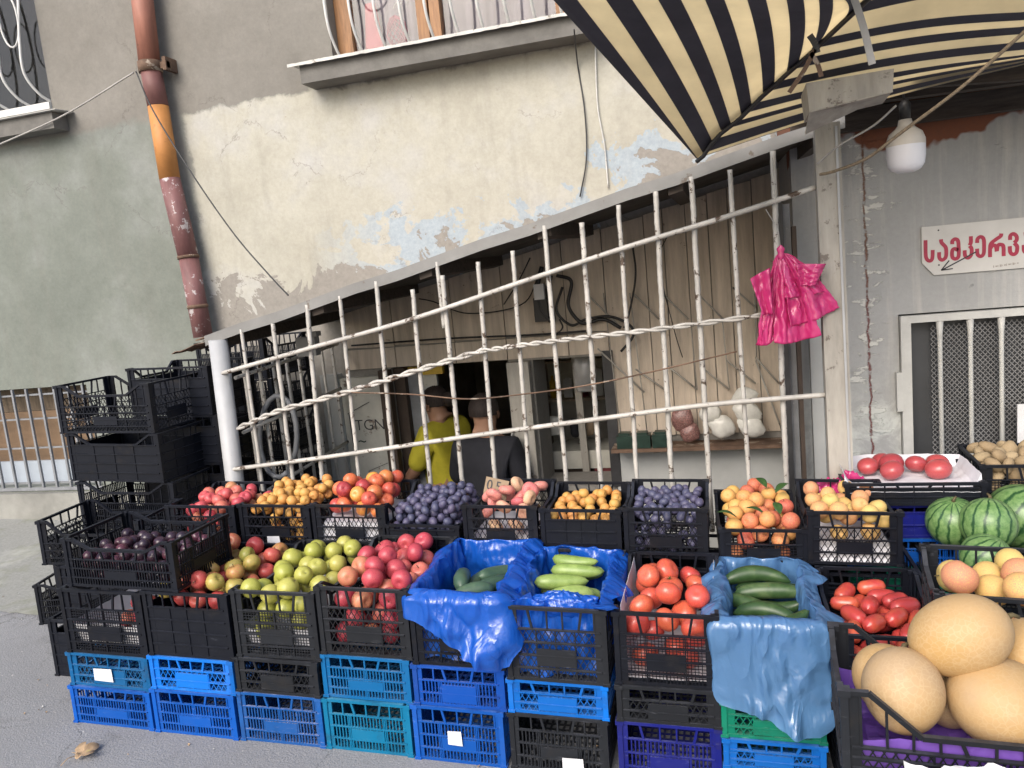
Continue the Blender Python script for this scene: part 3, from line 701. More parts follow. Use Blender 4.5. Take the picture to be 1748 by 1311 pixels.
def add_fruit(kind, name, m4, label, group, cat=None, extra=None, s=1.0):
    me = rng.choice(FM[kind]); o = obj(name, me); o.matrix_world = m4
    tag(o, label, cat or name.replace('_', ' '), group)
    if extra is not None:
        c = obj('stalk' if extra is STALK else 'calyx', extra, o)
    return o
ORD = ['leftmost', 'second from left', 'third from left', 'fourth from left', 'fifth from left', 'sixth from left', 'seventh from left', 'eighth from left', 'ninth from left', 'tenth from left']
ROWN = ['front row', 'second row', 'third row', 'fourth row', 'fifth row', 'sixth row', 'seventh row', 'eighth row']
def single_out(lst, label, w, h, r):
    """Gives each fruit of a small heap its own label by its row from the front and its place in the row."""
    if not lst or len(lst) > 64:
        for o in lst: del o['lp']
        return
    zt = max(o['lp'][2] for o in lst)
    low = [o for o in lst if o['lp'][2] < h - 2.4 * r and o['lp'][2] < zt - 2.5 * r]; up = [o for o in lst if o not in low]
    def rows(L, key, tail):
        L = sorted(L, key=lambda o: o['lp'][key]); n = max(2, int(w / (1.9 * r)))
        for ri in range(0, len(L), n):
            row = sorted(L[ri:ri + n], key=lambda o: o['lp'][0])
            for i, o in enumerate(row):
                words_ = label.split(); t_ = tail[min(ri // n, len(tail) - 1)]
                o['label'] = ' '.join(words_[:16 - len((ORD[min(i, 9)] + ' ' + t_).split())]) + ', ' + ORD[min(i, 9)] + ' ' + t_
    rows(up, 1, ['in ' + x for x in ROWN]); rows(low, 2, ['at the bottom', 'low down', 'halfway up', 'under the top ones', 'near the rim'])
    for o in lst: del o['lp']
def fill(cr, kind, name, r, label, group, L=0.0, top=.0, dome=.02, bottom=.012, deep=.11, front=None, n=999, scaled=True, margin=.012, area=None, jit=.06, extra=None, extra_p=0.0, yawr=180, K=14, tilt=60, slope=0.0, backdrop=0.0, keep=None):
    """Drops fruit one by one into a crate until they reach the rim (plus a dome): a strip along the front down to the base, elsewhere the upper layers."""
    w, d, h = cr['w'], cr['d'], cr['h']; Mx = cr.matrix_world.copy() if cr.matrix_world != I4 else cr.matrix_basis
    Mx = cr.matrix_basis.copy()
    hx, hy = w / 2 - margin, d / 2 - margin
    if area: ax0, ax1, ay0, ay1 = area
    else: ax0, ax1, ay0, ay1 = -hx, hx, -hy, hy
    front = 2.0 * r if front is None else front
    lim0 = h + top
    def floor(x, y): return bottom if y < ay0 + front else max(bottom, lim0 - deep + slope * (y / d))
    def limit(x, y):
        e = min(1, min(x - ax0, ax1 - x) / (2.5 * r)) if True else 1
        e2 = min(1, (ay1 - y) / (2.5 * r), )
        ef = min(1, (y - ay0) / (2.2 * r))
        return lim0 + dome * (max(0, e) * max(0, e2) * max(0.0, ef)) ** .5 - r * .15 + slope * (y / d)
    cell = {}; S = []; cs = 2.2 * r * 1.15
    def key(x, y): return (int(math.floor(x / cs)), int(math.floor(y / cs)))
    cnt = 0; fails = 0; lst = []
    while cnt < n and fails < (260 if L else 60):
        best = None
        for _ in range(K):
            yw = R(rng.uniform(-yawr, yawr)); rr = r * (1 + rng.uniform(-jit, jit))
            offs = [(0, 0)] if not L else [(k * L * math.cos(yw), k * L * math.sin(yw)) for k in (-1, -.5, 0, .5, 1)]
            ex = max(abs(o[0]) for o in offs); ey = max(abs(o[1]) for o in offs)
            if ax1 - ax0 < 2 * (ex + rr) or ay1 - ay0 < 2 * (ey + rr): continue
            x = rng.uniform(ax0 + rr + ex, ax1 - rr - ex); y = rng.uniform(ay0 + rr + ey, ay1 - rr - ey)
            z = 0
            for dx, dy in offs:
                px, py = x + dx, y + dy; z = max(z, floor(px, py) + rr)
                kx, ky = key(px, py)
                for i in (-1, 0, 1):
                    for j in (-1, 0, 1):
                        for (qx, qy, qz, qr) in cell.get((kx + i, ky + j), ()):
                            d2 = (px - qx) ** 2 + (py - qy) ** 2; s2 = (rr + qr) ** 2 * .93
                            if d2 < s2: z = max(z, qz + math.sqrt(s2 - d2))
            if best is None or z < best[0]: best = (z, x, y, rr, yw, offs)
        if best is None: break
        z, x, y, rr, yw, offs = best
        if z + rr > limit(x, y) + rr * .6: fails += 1; continue
        for dx, dy in offs: cell.setdefault(key(x + dx, y + dy), []).append((x + dx, y + dy, z, rr))
        cnt += 1
        if keep and not keep(x, y, z): continue
        if L: rot = Matrix.Rotation(yw, 4, 'Z') @ Matrix.Rotation(rng.uniform(-.15, .15), 4, 'Y') @ Matrix.Rotation(rng.uniform(0, 6.28), 4, 'X')
        else: rot = Euler((R(rng.gauss(0, tilt)), R(rng.gauss(0, tilt)), rng.uniform(0, 6.28))).to_matrix().to_4x4()
        sclm = Matrix.Scale(rr, 4) if scaled else Matrix.Scale(rr / r, 4)
        o = add_fruit(kind, name, Mx @ Matrix.Translation((x, y, z)) @ rot @ sclm, label, group, extra=extra if rng.random() < extra_p else None)
        o['lp'] = (x, y, z); lst.append(o)
    single_out(lst, label, w, h, r)
    return lst
NF = {}
def F_(nm, *a, **k): NF[nm] = len(fill(*a, **k))

def sheet_liner(cr, z, name, mat, label, cat, up=0.0, amp=.006, seed=0, inset=.014, group=None, front_up=None, sides=False):
    """A loose sheet of paper or card lining a crate, with edges turned up."""
    w, d = cr['w'] / 2 - inset, cr['d'] / 2 - inset; b = MB()
    def fn(u, v):
        x = -w + 2 * w * u; y = -d + 2 * d * v
        e = max(0, (abs(x) / w - .86) / .14, 0 if sides else (abs(y) / d - .9) / .1) ** 1.5 * (up if v > .1 or front_up is None else front_up)
        return (x * (1 - .02 * e), y, z + e + amp * fbm((x, y, seed * 3.7), 9))
    b.grid(fn, 24, 24, smooth=False); o = b.build(name, M[mat]); solidify(o, .0012); o.matrix_world = cr.matrix_basis
    return tag(o, label, cat, group)

F_('ra', TOP1[1], 'red_apple', 'apple', .036, 'red and green apple in solid black crate', 'red and green apples', dome=.05, deep=.085, front=.0, extra=STALK, extra_p=.5, slope=.04)
F_('ga', TOP1[2], 'green_apple', 'apple', .036, 'green apple in the mesh crate', 'green apples', dome=.035, deep=.09, front=.11, bottom=.05, extra=STALK, extra_p=.4, slope=.02)
F_('pa', TOP1[3], 'pink_apple', 'apple', .039, 'pink red apple left of blue film', 'pink apples', dome=.035, deep=.09, front=.12, extra=STALK, extra_p=.3, slope=.02)
F_('to', TOP1[6], 'tomato', 'tomato', .041, 'big red tomato in its crate', 'big red tomatoes', dome=.02, top=-.002, deep=.10, front=.15, extra=CALYX, extra_p=.35, tilt=45, margin=.02)
F_('pt', C_PT, 'plum_tomato', 'tomato', .026, 'small oblong plum tomato behind the melons', 'small plum tomatoes', L=.022, dome=.01, top=-.035, deep=.085, scaled=False, jit=.08)
F_('rf', TOP1[0], 'red_fruit', 'apple', .033, 'red fruit behind the left front mesh', 'red fruit in the left mesh crate', top=-.10, deep=.05, dome=0, area=(-.02, .155, -.235, .0), bottom=.03)
sheet_liner(TOP1[0], .022, 'paper_sheet', 'paper', 'white paper lining the left front mesh crate', 'paper', up=.09, seed=1)
sheet_liner(TOP1[2], .030, 'paper_sheet', 'paper', 'crumpled white paper under the green apples', 'paper', up=.07, seed=2)
sheet_liner(TOP1[6], .020, 'paper_sheet', 'paper', 'white paper lining the crate of big red tomatoes', 'paper', up=.20, seed=3, front_up=.0, sides=True)
F_('dp', C_DP, 'dark_plum', 'plum', .024, 'dark purple plum in lengthwise crate', 'dark purple plums', top=-.075, deep=.075, dome=.02, front=.05, bottom=.01)
F_('r2a', ROW2[0], 'red_fruit', 'apple', .030, 'small red apple left of the apricots', 'small red apples', top=-.015, deep=.07, dome=.03, bottom=.01)
F_('ap', ROW2[1], 'apricot', 'apricot', .023, 'apricot in the lattice crate with the white sticker', 'apricots in the stickered crate', dome=.035, deep=.055, slope=.03, bottom=.01)
F_('ne', ROW2[2], 'nectarine', 'nectarine', .033, 'glossy red orange nectarine in the heap', 'nectarines', dome=.075, deep=.055, front=.0, slope=.03)
sheet_liner(ROW2[2], .10, 'paper_sheet', 'paper', 'white paper packing under the nectarines', 'paper', up=-.085, seed=4, inset=.012)
F_('p1', ROW2[3], 'plum', 'plum', .0175, 'blue plum with pale bloom in the low tray with handle', 'blue plums in the low tray', top=.01, dome=.075, deep=.05, slope=.02, front=0, K=10)
F_('fp', ROW2[4], 'flat_peach', 'flat_peach', .034, 'flat peach in front of price card', 'flat peaches', dome=.04, deep=.06, slope=.03, bottom=.045, tilt=45)
sheet_liner(ROW2[4], .035, 'paper_sheet', 'paper', 'white paper under the flat peaches', 'paper', up=.0, seed=5)
F_('ap2', ROW2[5], 'apricot', 'apricot', .022, 'apricot in the solid sided crate', 'apricots in the solid crate', top=-.022, dome=.005, deep=.05, slope=.02, bottom=.06)
F_('p2', ROW2[6], 'plum', 'plum', .0175, 'blue plum with pale bloom in the lattice crate', 'blue plums in the lattice crate', top=-.018, dome=.005, deep=.04, slope=.02, K=10, front=.055)
F_('pe', ROW2[7], 'peach', 'peach', .031, 'yellow red peach in leafy mesh crate', 'yellow red peaches', dome=.05, top=.005, deep=.07, slope=.03, extra=STALK, extra_p=.15)
F_('pp', ROW2[8], 'pale_peach', 'peach', .031, 'pale peach beside the tomato tray', 'pale peaches', top=-.01, dome=.02, deep=.07, bottom=.07, front=.065)
sheet_liner(ROW2[8], .064, 'paper_sheet', 'paper', 'white paper packing under the pale peaches', 'paper', up=-.06, seed=6, inset=.012)
F_('po', C_K, 'potato', 'potato', .026, 'brown potato in the mesh crate', 'potatoes', dome=.03, deep=.06, top=.0, margin=.02, tilt=40, jit=.2)
F_('bp', C_P, 'pale_peach', 'peach', .043, 'large yellow peach behind the melons', 'large yellow peaches', dome=.03, deep=.09, top=.005, extra=STALK, extra_p=.2)
for fx, fy, yw in ((-.02, -.16, 80), (.02, .05, 30), (.09, -.02, -50), (-.12, -.20, 95), (.06, -.12, 10)):
    leaf_obj(ROW2[7].matrix_basis @ Matrix.Translation((fx, fy, .185 + .045 * (fy > -.1))) @ Matrix.Rotation(R(yw), 4, 'Z') @ Matrix.Rotation(R(12), 4, 'X'), .075)
# pink tomatoes: seven on the tray
sheet_liner(C_T, .050, 'paper_sheet', 'paper', 'white paper sheet with a raised corner under the pink tomatoes', 'paper', up=.055, seed=7, inset=.004, front_up=.0)
for i, (fx, fy) in enumerate(((-.12, .06), (-.045, -.005), (-.03, .10), (.055, .08), (.13, .085), (.115, .0), (-.06, .13))):
    r = .039 + .004 * (i % 3)
    o = add_fruit('pink_tomato', 'tomato', C_T.matrix_basis @ Matrix.Translation((fx, fy, .088)) @ Euler((R(rng.uniform(150, 210)), R(rng.uniform(-25, 25)), i)).to_matrix().to_4x4() @ Matrix.Scale(r, 4),
                  ['leftmost pink tomato on the white paper tray', 'front pink tomato left of centre on the paper tray', 'pink tomato just behind the front left of centre one', 'middle back pink tomato on the paper tray', 'rearmost right pink tomato on the paper tray', 'front right pink tomato on the paper tray', 'pink tomato at the back left against the paper edge'][i], 'pink tomatoes on the tray')
# hidden cucumbers, zucchini inside the film lined crates
F_('zu', TOP1[5], 'zucchini', 'zucchini', .026, 'pale green zucchini in blue film', 'pale green zucchini', L=.065, top=-.035, dome=.02, deep=.09, scaled=False, margin=.02, yawr=180, front=0, tilt=0, slope=.10, area=(-.13, .12, -.15, .21))
F_('cu', TOP1[7], 'cucumber', 'cucumber', .027, 'dark green cucumber in pale blue film', 'dark green cucumbers', L=.078, top=-.03, dome=.02, deep=.16, slope=.06, yawr=50, scaled=False, margin=.022, front=0, area=(-.125, .13, -.22, .19))
F_('gc', TOP1[4], 'marrow', 'cucumber', .030, 'grey green cucumber deep in the dark blue film', 'grey green cucumbers', L=.05, top=-.055, dome=.02, deep=.13, scaled=False, margin=.022, front=0, area=(-.13, .13, -.16, .20))
# melons
def ball(kind_mat, name, c, rad, rot, label, group, cat, seed=0, stem=False):
    b = MB()
    def fn(u, v):
        rr, z = p_sphere(v); a = 2 * math.pi * u; k = 1 + .012 * fbm((math.cos(a) * rr, math.sin(a) * rr, z + seed), 1.4, 2)
        return (rr * k * math.cos(a) * rad[0], rr * k * math.sin(a) * rad[1], z * rad[2] * (1 - .03 * z))
    b.grid(fn, 40, 28, True); o = b.build(name, M[kind_mat]); o.matrix_world = Matrix.Translation(c) @ Euler([R(x) for x in rot]).to_matrix().to_4x4()
    tag(o, label, cat, group)
    if stem:
        s = MB(); s.tube([(0, 0, rad[2] * .95), (0, 0, rad[2] * 1.04), (.012, .004, rad[2] * 1.12)], [.008, .005, .004], 7); s.build('stalk', M['stem'], o)
    return o
def Wp(px, py, Y): return W(px, py, Y)
ball('melon', 'melon', Wp(1640, 1084, 1.70), (.082, .084, .104), (8, 62, 6), 'biggest netted melon lying on top of the pile', 'netted melons', 'melon', 1, True)
ball('melon', 'melon', Wp(1541, 1176, 1.64), (.080, .080, .088), (-35, 20, 10), 'netted melon with yellow blossom end at the front left of the crate', 'netted melons', 'melon', 2, True)
ball('melon', 'melon', Wp(1516, 1160, 1.72), (.072, .074, .084), (20, -30, 0), 'netted melon tucked behind the front left one', 'netted melons', 'melon', 3)
ball('melon', 'melon', Wp(1712, 1200, 1.65), (.108, .100, .090), (10, 15, 20), 'wide orange melon at the front right of the crate', 'netted melons', 'melon', 4)
ball('melon', 'melon', Wp(1762, 1120, 1.76), (.085, .085, .08), (0, 10, 0), 'melon half hidden at the right edge behind the biggest one', 'netted melons', 'melon', 5)
ball('melon', 'melon', Wp(1622, 1190, 1.74), (.06, .06, .065), (0, 10, 0), 'melon at the bottom between the two front ones', 'netted melons', 'melon', 6)
# watermelons
ball('watermelon', 'watermelon', Wp(1627, 890, 2.90), (.090, .090, .088), (14, -8, 20), 'darker watermelon with yellow belly spot at the left of the pile', 'watermelons', 'watermelon', 1, True)
ball('watermelon', 'watermelon', Wp(1687, 894, 2.80), (.088, .088, .090), (10, 12, 100), 'pale striped watermelon in the middle of the pile', 'watermelons', 'watermelon', 2, True)
ball('watermelon', 'watermelon', Wp(1684, 952, 2.66), (.080, .080, .077), (30, 10, 60), 'lowest striped watermelon in front of the pile', 'watermelons', 'watermelon', 3)
ball('watermelon', 'watermelon', Wp(1745, 882, 2.98), (.120, .120, .115), (5, 40, 10), 'largest dark green watermelon at the right edge', 'watermelons', 'watermelon', 4)

# ------------------------------------------------------------------ film bags over crates
def film_bag(cr, mat, label, over, inner=.95, seed=0, flare=.25, amp=.010, nu=220, gather=None, name='plastic_bag'):
    """Film lining a crate and folded over its rim. over(side, s) gives the overhang; sides 0 front,1 right,2 back,3 left, s 0..1 along it."""
    w, d, h = cr['w'] / 2 - .014, cr['d'] / 2 - .014, cr['h']; per = 4 * (w + d)
    def rim(u):
        s = (u % 1.0) * per
        if s < 2 * w: return (-w + s, -d), (0, -1), 0, s / (2 * w)
        s -= 2 * w
        if s < 2 * d: return (w, -d + s), (1, 0), 1, s / (2 * d)
        s -= 2 * d
        if s < 2 * w: return (w - s, d), (0, 1), 2, s / (2 * w)
        s -= 2 * w
        return (-w, d - s), (-1, 0), 3, s / (2 * d)
    sm = 3
    def ov(u):
        return sum(over(*rim(u + k * .004)[2:]) for k in range(-sm, sm + 1)) / (2 * sm + 1)
    def nrm(u):
        n = Vector((0, 0))
        for k in range(-4, 5): q = rim(u + k * .006)[1]; n += Vector(q)
        return n.normalized()
    b = MB(); nv = 46; vi = .40
    ovs = [ov(i / nu) for i in range(nu)]; ns = [nrm(i / nu) for i in range(nu)]
    def fn(u, v):
        i = int(round(u * nu)) % nu; (x, y), _, side, s = rim(u); n = ns[i]; o = ovs[i]
        if v < vi:
            t = v / vi; z = h * (1 - inner) + (h * inner + .011) * t; off = -.010 - .012 * math.sin(math.pi * t)
            a = amp * 1.1
        else:
            t = (v - vi) / (1 - vi); 
            arc = min(1, t * o / .03 if o > .001 else 0)
            z = h + .011 + .006 * math.sin(math.pi * min(1, arc)) - o * max(0, t - .06); off = -.010 + .050 * arc + flare * o * t * t * .6
            a = amp * (.5 + 1.6 * t)
        q = (x * 1.0 + seed, y + seed * .3, z * .45)
        f = abs(fbm(q, 10, 3)) * 2 - .6
        g = fbm((x * 1.7 + seed * 2, y * 1.7, z * .5 + (0 if v < vi else 5)), 5, 2)
        dsp = a * (f * 1.3 + g * 1.4)
        if v >= vi and arc > .8: dsp = max(dsp, -.010)
        zz = z + a * .6 * fbm((x, y, z + 9 + seed), 9, 2)
        return (x + n.x * (off + dsp), y + n.y * (off + dsp), zz)
    b.grid(fn, nu, nv, True)
    o = b.build(name, M[mat]); o.matrix_world = cr.matrix_basis
    return tag(o, label, 'plastic bag')
film_bag(TOP1[4], 'film_blue', 'deep blue plastic film draped far down over the cucumber crate front', 
         lambda s, t: (.08 + .18 * t ** .8 if s == 0 else (.05 + max(0, .22 - t * 3) if s == 1 else (.035 if s == 2 else .075 + .03 * t))), seed=1.3, flare=.10, amp=.011)
film_bag(TOP1[5], 'film_blue', 'deep blue plastic film bunched inside the lattice crate of pale green zucchini',
         lambda s, t: (.004 if s == 0 else (.055 if s == 1 and t > .25 else (.03 if s == 2 else .02))), seed=4.1, flare=.12, amp=.014)
film_bag(TOP1[7], 'film_pale', 'pale translucent blue film hanging low over the dark cucumber crate and green crate',
         lambda s, t: (.275 + .085 * t if s == 0 else (.035 + max(0, .30 - t * 3.5) if s == 1 else (.03 if s == 2 else .05 + .03 * t + max(0, .22 - (1 - t) * 2.2)))), seed=7.7, flare=.06, amp=.010)
# gathered film lump at the front of the zucchini crate
b = MB()
def lump(u, v):
    a = 2 * math.pi * u; t = math.pi * v; k = 1 + .35 * abs(fbm((math.cos(a) * 2, math.sin(a) * 2, v * 3), 1.7, 4))
    return (.10 * k * math.cos(a) * math.sin(t), .030 * k * math.sin(a) * math.sin(t), -.038 * k * math.cos(t))
b.grid(lump, 60, 30, True); o = b.build('film_gather', M['film_blue']); o.matrix_world = TOP1[5].matrix_basis @ Matrix.Translation((.02, -.19, .232))
tag(o, 'gathered lump of deep blue film pressed behind the front rim of the zucchini crate', 'plastic bag')
# violet sheet under the melons
sheet_liner(C_M, .018, 'film_sheet', 'film_violet', 'violet film lining the bottom of the melon crate', 'film', up=.09, seed=9, amp=.012)

# pink carrier bags hung on a string from the grille
def pink_bags():
    C0 = W(1333, 432, 3.10)
    t = thing('carrier_bag', 'bunch of bright pink carrier bags hanging by string from the grille', 'plastic bag', C0)
    # outline of each lobe in metres from the knot: (x_left, x_right) at drop z
    C0 = C0
    lobes = [(-.105, -.035, -.01, .03, -.37, .3, 0), (-.04, .13, -.02, .05, -.345, .9, 1), (.02, .205, .01, .09, -.285, 1.7, 2), (-.01, .15, .03, .12, -.17, 2.6, 3)]
    for (xa, xb, ya, yb, zb, sd_, k) in lobes:
        b = MB()
        def fn(u, v):
            w0 = .008; x = (w0 * (u - .5)) * (1 - v) + (xa + (xb - xa) * u) * (v ** .62)
            zl = zb * (1 - .10 * u * (k == 2) - .14 * (u - .3) ** 2)
            z = zl * v + (.02 if k == 0 else .0) * v
            if k == 2: z = zl * v * (1 - .05 * u)
            pl = math.sin(u * (6 + 2 * k) + sd_ * 3 + 1.6 * fbm((u * 2, v * 1.2, sd_), 1.5)) * .019 * v ** .6
            y = (ya + (yb - ya) * u) * v * .4 - .012 * k * v + pl + .006 * fbm((u * 3, v * 2, sd_ * 5), 1.1, 1) * min(1, v * 3)
            return (x + .006 * fbm((u * 3, v * 4, sd_ + 7), 2, 3), y, z)
        b.grid(fn, 44, 44); solidify(b.build('bag_sheet', M['film_pink'], t), .0012)
    # side shoulders folded over
    for (ax, az, bx, bz, cx, cz, sd_) in ((-.045, -.05, -.118, -.085, -.075, -.235, 4), (.05, -.045, .155, -.055, .115, -.135, 6)):
        b = MB()
        def fn(u, v):
            p = Vector((ax, 0, az)).lerp(Vector((bx, 0, bz)), u).lerp(Vector((cx * (.55 + .45 * u), 0, cz)), v * .95)
            return (p.x, -.03 + .012 * math.sin(u * 7 + sd_) + .008 * fbm((u * 3, v * 3, sd_), 2), p.z)
        b.grid(fn, 18, 22); solidify(b.build('bag_handle', M['film_pink'], t), .0012)
    b = MB(); b.grid(lambda u, v: (.016 * math.cos(6.283 * u) * (1 + .3 * math.sin(v * 9)) * math.sin(math.pi * (v * .9 + .05)), .014 * math.sin(6.283 * u), .03 - .055 * v), 14, 10, True); b.build('knot', M['film_pink'], t)
    s = MB(); s.tube([(0, 0, .02), (-.006, .0, .09), (-.045, .03, .17)], .0018, 5); s.tube([(-.003, 0, .02), (-.012, .01, .23), (-.01, .06, .36)], .0015, 5); s.build('string', M['wire_pale'], t)
pink_bags()
# small pink bag lying behind the pale peaches
b = MB()
def fn(u, v):
    x = (u - .5) * .26; y = (v - .5) * .16; e = max(0, 1 - (2 * u - 1) ** 4) * max(0, 1 - (2 * v - 1) ** 2)
    return (x, y, .075 * e * (.6 + .9 * abs(fbm((u * 4, v * 4, 3), 1.4, 4))) + .01 * fbm((u * 9, v * 9, 1), 2))
b.grid(fn, 40, 30); o = b.build('carrier_bag', M['film_pink']); solidify(o, .001); o.matrix_world = Matrix.Translation(W(1440, 845, 3.12)) @ Matrix.Rotation(R(25), 4, 'X')
tag(o, 'crumpled pink carrier bag lying behind the crate of pale peaches', 'plastic bag')
b = MB(); b.box((-.13, -.09, 0), (.13, .09, .60)); o = b.build('carton', M['metal_dark']); o.location = (.40, 3.17, -.01); tag(o, 'dark carton behind the pale peaches under the crumpled pink bag', 'box')

# price card
b = MB(); b.box((-.055, -.001, -.032), (.055, .001, .05)); o = b.build('price_card', M['card']); 
P = W(846, 838, 2.88); o.matrix_world = Matrix.Translation(P) @ Matrix.Rotation(R(-14), 4, 'Z') @ Matrix.Rotation(R(-18), 4, 'X') @ Matrix.Rotation(R(8), 4, 'Y')
tag(o, 'torn cardboard price card stuck behind the flat peaches', 'price card')
def text(body, size, mat, parent, loc, rot=(90, 0, 0), offset=0.0, name='lettering', ext=.0006, space=1.0):
    cu = bpy.data.curves.new(name, 'FONT'); cu.body = body; cu.size = size; cu.extrude = ext; cu.offset = offset; cu.space_character = space
    cu.materials.append(M[mat]); q0 = bpy.data.objects.new(name, cu); COL.objects.link(q0); me = bpy.data.meshes.new_from_object(q0.evaluated_get(bpy.context.evaluated_depsgraph_get())); bpy.data.objects.remove(q0); me.name = name; q = obj(name, me, parent)
    q.location = loc; q.rotation_euler = [R(r) for r in rot]; return q
text('0.5', .058, 'ink', o, (-.046, -.0022, .000))

# ------------------------------------------------------------------ ground
def ground():
    m, t, p = nt_new('asphalt_street'); oc = objco(t)
    n1 = noise_tex(t, oc, 160, 3, 0.8); n2 = noise_tex(t, oc, 1.2, 5, 0.6); vo = t.new('ShaderNodeTexVoronoi'); vo.inputs['Scale'].default_value = 130; t.link(oc, vo.inputs['Vector'])
    a = ramp(t, n1.outputs[0], [(0.3, (0.165, 0.170, 0.178)), (0.7, (0.330, 0.335, 0.345))]).outputs[0]
    a = mixc(t, ramp(t, vo.outputs['Distance'], [(0.10, (0.5,) * 3), (0.20, (0,) * 3)]).outputs[0], a, (0.42, 0.42, 0.42))
    v3 = t.new('ShaderNodeTexVoronoi'); v3.inputs['Scale'].default_value = 16; t.link(oc, v3.inputs['Vector'])
    a = mixc(t, ramp(t, v3.outputs['Distance'], [(0.035, (1,) * 3), (0.05, (0,) * 3)]).outputs[0], a, (0.60, 0.58, 0.54))
    a = mixc(t, ramp(t, n2.outputs[0], [(0.35, (0.25,) * 3), (0.65, (0,) * 3)]).outputs[0], a, (0.12, 0.12, 0.12))
    n5 = noise_tex(t, oc, 5, 6, .7, .8)
    a = mixc(t, ramp(t, n5.outputs[0], [(0.56, (0,) * 3), (0.70, (0.5,) * 3)]).outputs[0], a, (0.13, 0.13, 0.13))
    ck = t.new('ShaderNodeTexVoronoi', feature='DISTANCE_TO_EDGE'); ck.inputs['Scale'].default_value = 1.3; wv = t.new('ShaderNodeVectorMath', operation='MULTIPLY_ADD'); t.link(n5.outputs['Color'], wv.inputs[0]); wv.inputs[1].default_value = (.3,) * 3; t.link(oc, wv.inputs[2]); t.link(wv.outputs[0], ck.inputs['Vector'])
    a = mixc(t, mth(t, 'MULTIPLY', ramp(t, ck.outputs['Distance'], [(0.0, (1,) * 3), (0.008, (0,) * 3)]).outputs[0], ramp(t, n2.outputs[0], [(0.46, (0,) * 3), (0.52, (.6,) * 3)]).outputs[0]), a, (0.05, 0.05, 0.05))
    n6 = noise_tex(t, oc, 38, 3, .6)
    a = mixc(t, ramp(t, n6.outputs[0], [(0.68, (0,) * 3), (0.74, (0.8,) * 3)]).outputs[0], a, (0.50, 0.49, 0.46))
    t.link(a, p.inputs['Base Color']); p.inputs['Roughness'].default_value = 0.9
    bump(t, mth(t, 'ADD', n1.outputs[0], mth(t, 'MULTIPLY', vo.outputs['Distance'], .6)), 0.5, 0.004)
    b = MB(); b.box((-30, -30, -.3), (30, 3.03, 0)); o = b.build('street', m); o.matrix_world = G4; o['kind'] = 'structure'
    m, t, p = nt_new('concrete_apron'); oc = objco(t)
    n1 = noise_tex(t, oc, 60, 5, 0.75); n2 = noise_tex(t, oc, 2.6, 6, 0.65, .4); n3 = noise_tex(t, oc, 1.3, 4, .6)
    a = ramp(t, n1.outputs[0], [(0.3, (0.21, 0.215, 0.20)), (0.7, (0.32, 0.325, 0.305))]).outputs[0]
    a = mixc(t, ramp(t, n2.outputs[0], [(0.50, (0,) * 3), (0.62, (0.5,) * 3)]).outputs[0], a, (0.17, 0.185, 0.11))
    a = mixc(t, ramp(t, n3.outputs[0], [(0.52, (0,) * 3), (0.60, (0.6,) * 3)]).outputs[0], a, (0.46, 0.46, 0.43))
    t.link(a, p.inputs['Base Color']); p.inputs['Roughness'].default_value = 0.9; bump(t, n1.outputs[0], .35, .006)
    b = MB()
    # the apron begins at a ragged line where the asphalt was laid against it; two strips leave a hole for the basement steps
    def strip(xa, xb, y0, y1):
        def fn(u, v):
            x = xa + (xb - xa) * u; y = y0 + (y1 - y0) * v
            if v == 0 and y0 < 3.1: y += .035 * fbm((x, 0, 0), 3, 4)
            return (x, y, .004)
        b.grid(fn, int((xb - xa) * 30) + 2, 2, smooth=False)
    strip(-12, -2.36, 2.98, 4.5); strip(-2.36, 8, 2.98, 3.32)
    o = b.build('pavement', m); o.matrix_world = G4; o['kind'] = 'structure'
    b = MB(); b.box((-12, 3.03, -.3), (-2.36, 4.5, 0)); b.box((-2.36, 3.03, -.3), (.34, 3.30, 0)); b.box((.34, 3.03, -.3), (8, 4.5, 0)); o = b.build('pavement_bed', m); o.matrix_world = G4; o['kind'] = 'structure'
ground()
# dry leaf at the bottom left and little litter
def plane_leaf(px, py, size, mat, label, rot, curl=.3):
    b = MB()
    pts = []
    N = 40
    for i in range(N):
        a = 2 * math.pi * i / N; lob = abs(math.cos(2.5 * (a - math.pi / 2))) ** .9 + .12 * abs(math.cos(7.5 * (a - math.pi / 2)))
        r = size * (.50 + .55 * lob) * (1 if a < math.pi * 1.15 or a > math.pi * 1.85 else .5)
        pts.append((r * math.cos(a), r * math.sin(a)))
    vs = [(0, 0, .012)]
    for ring in (.5, 1):
        for i, (x, y) in enumerate(pts): q = ring * 1.0; vs.append((x * q, y * q, .012 + curl * size * (q * q) * (.5 + .5 * math.sin(3 * i / N * 6.28 + 1))))
    fs = [(0, 1 + i, 1 + (i + 1) % N) for i in range(N)] + [(1 + i, 1 + N + i, 1 + N + (i + 1) % N, 1 + (i + 1) % N) for i in range(N)]
    b.add(vs, fs, 0, True); b.tube([(0, -size * .3, .014), (0, -size * .8, .02), (.01, -size * 1.3, .012)], .0012, 5)
    o = b.build('dry_leaf', M[mat]); solidify(o, .0006); p = WG(px, py, Z=0)
    o.matrix_world = G4 @ Matrix.Translation(p) @ Matrix.Rotation(R(rot), 4, 'Z'); return tag(o, label, 'leaf')
plane_leaf(140, 1292, .055, 'leaf_dry', 'curled dry tan leaf on the asphalt at the lower left', -25)

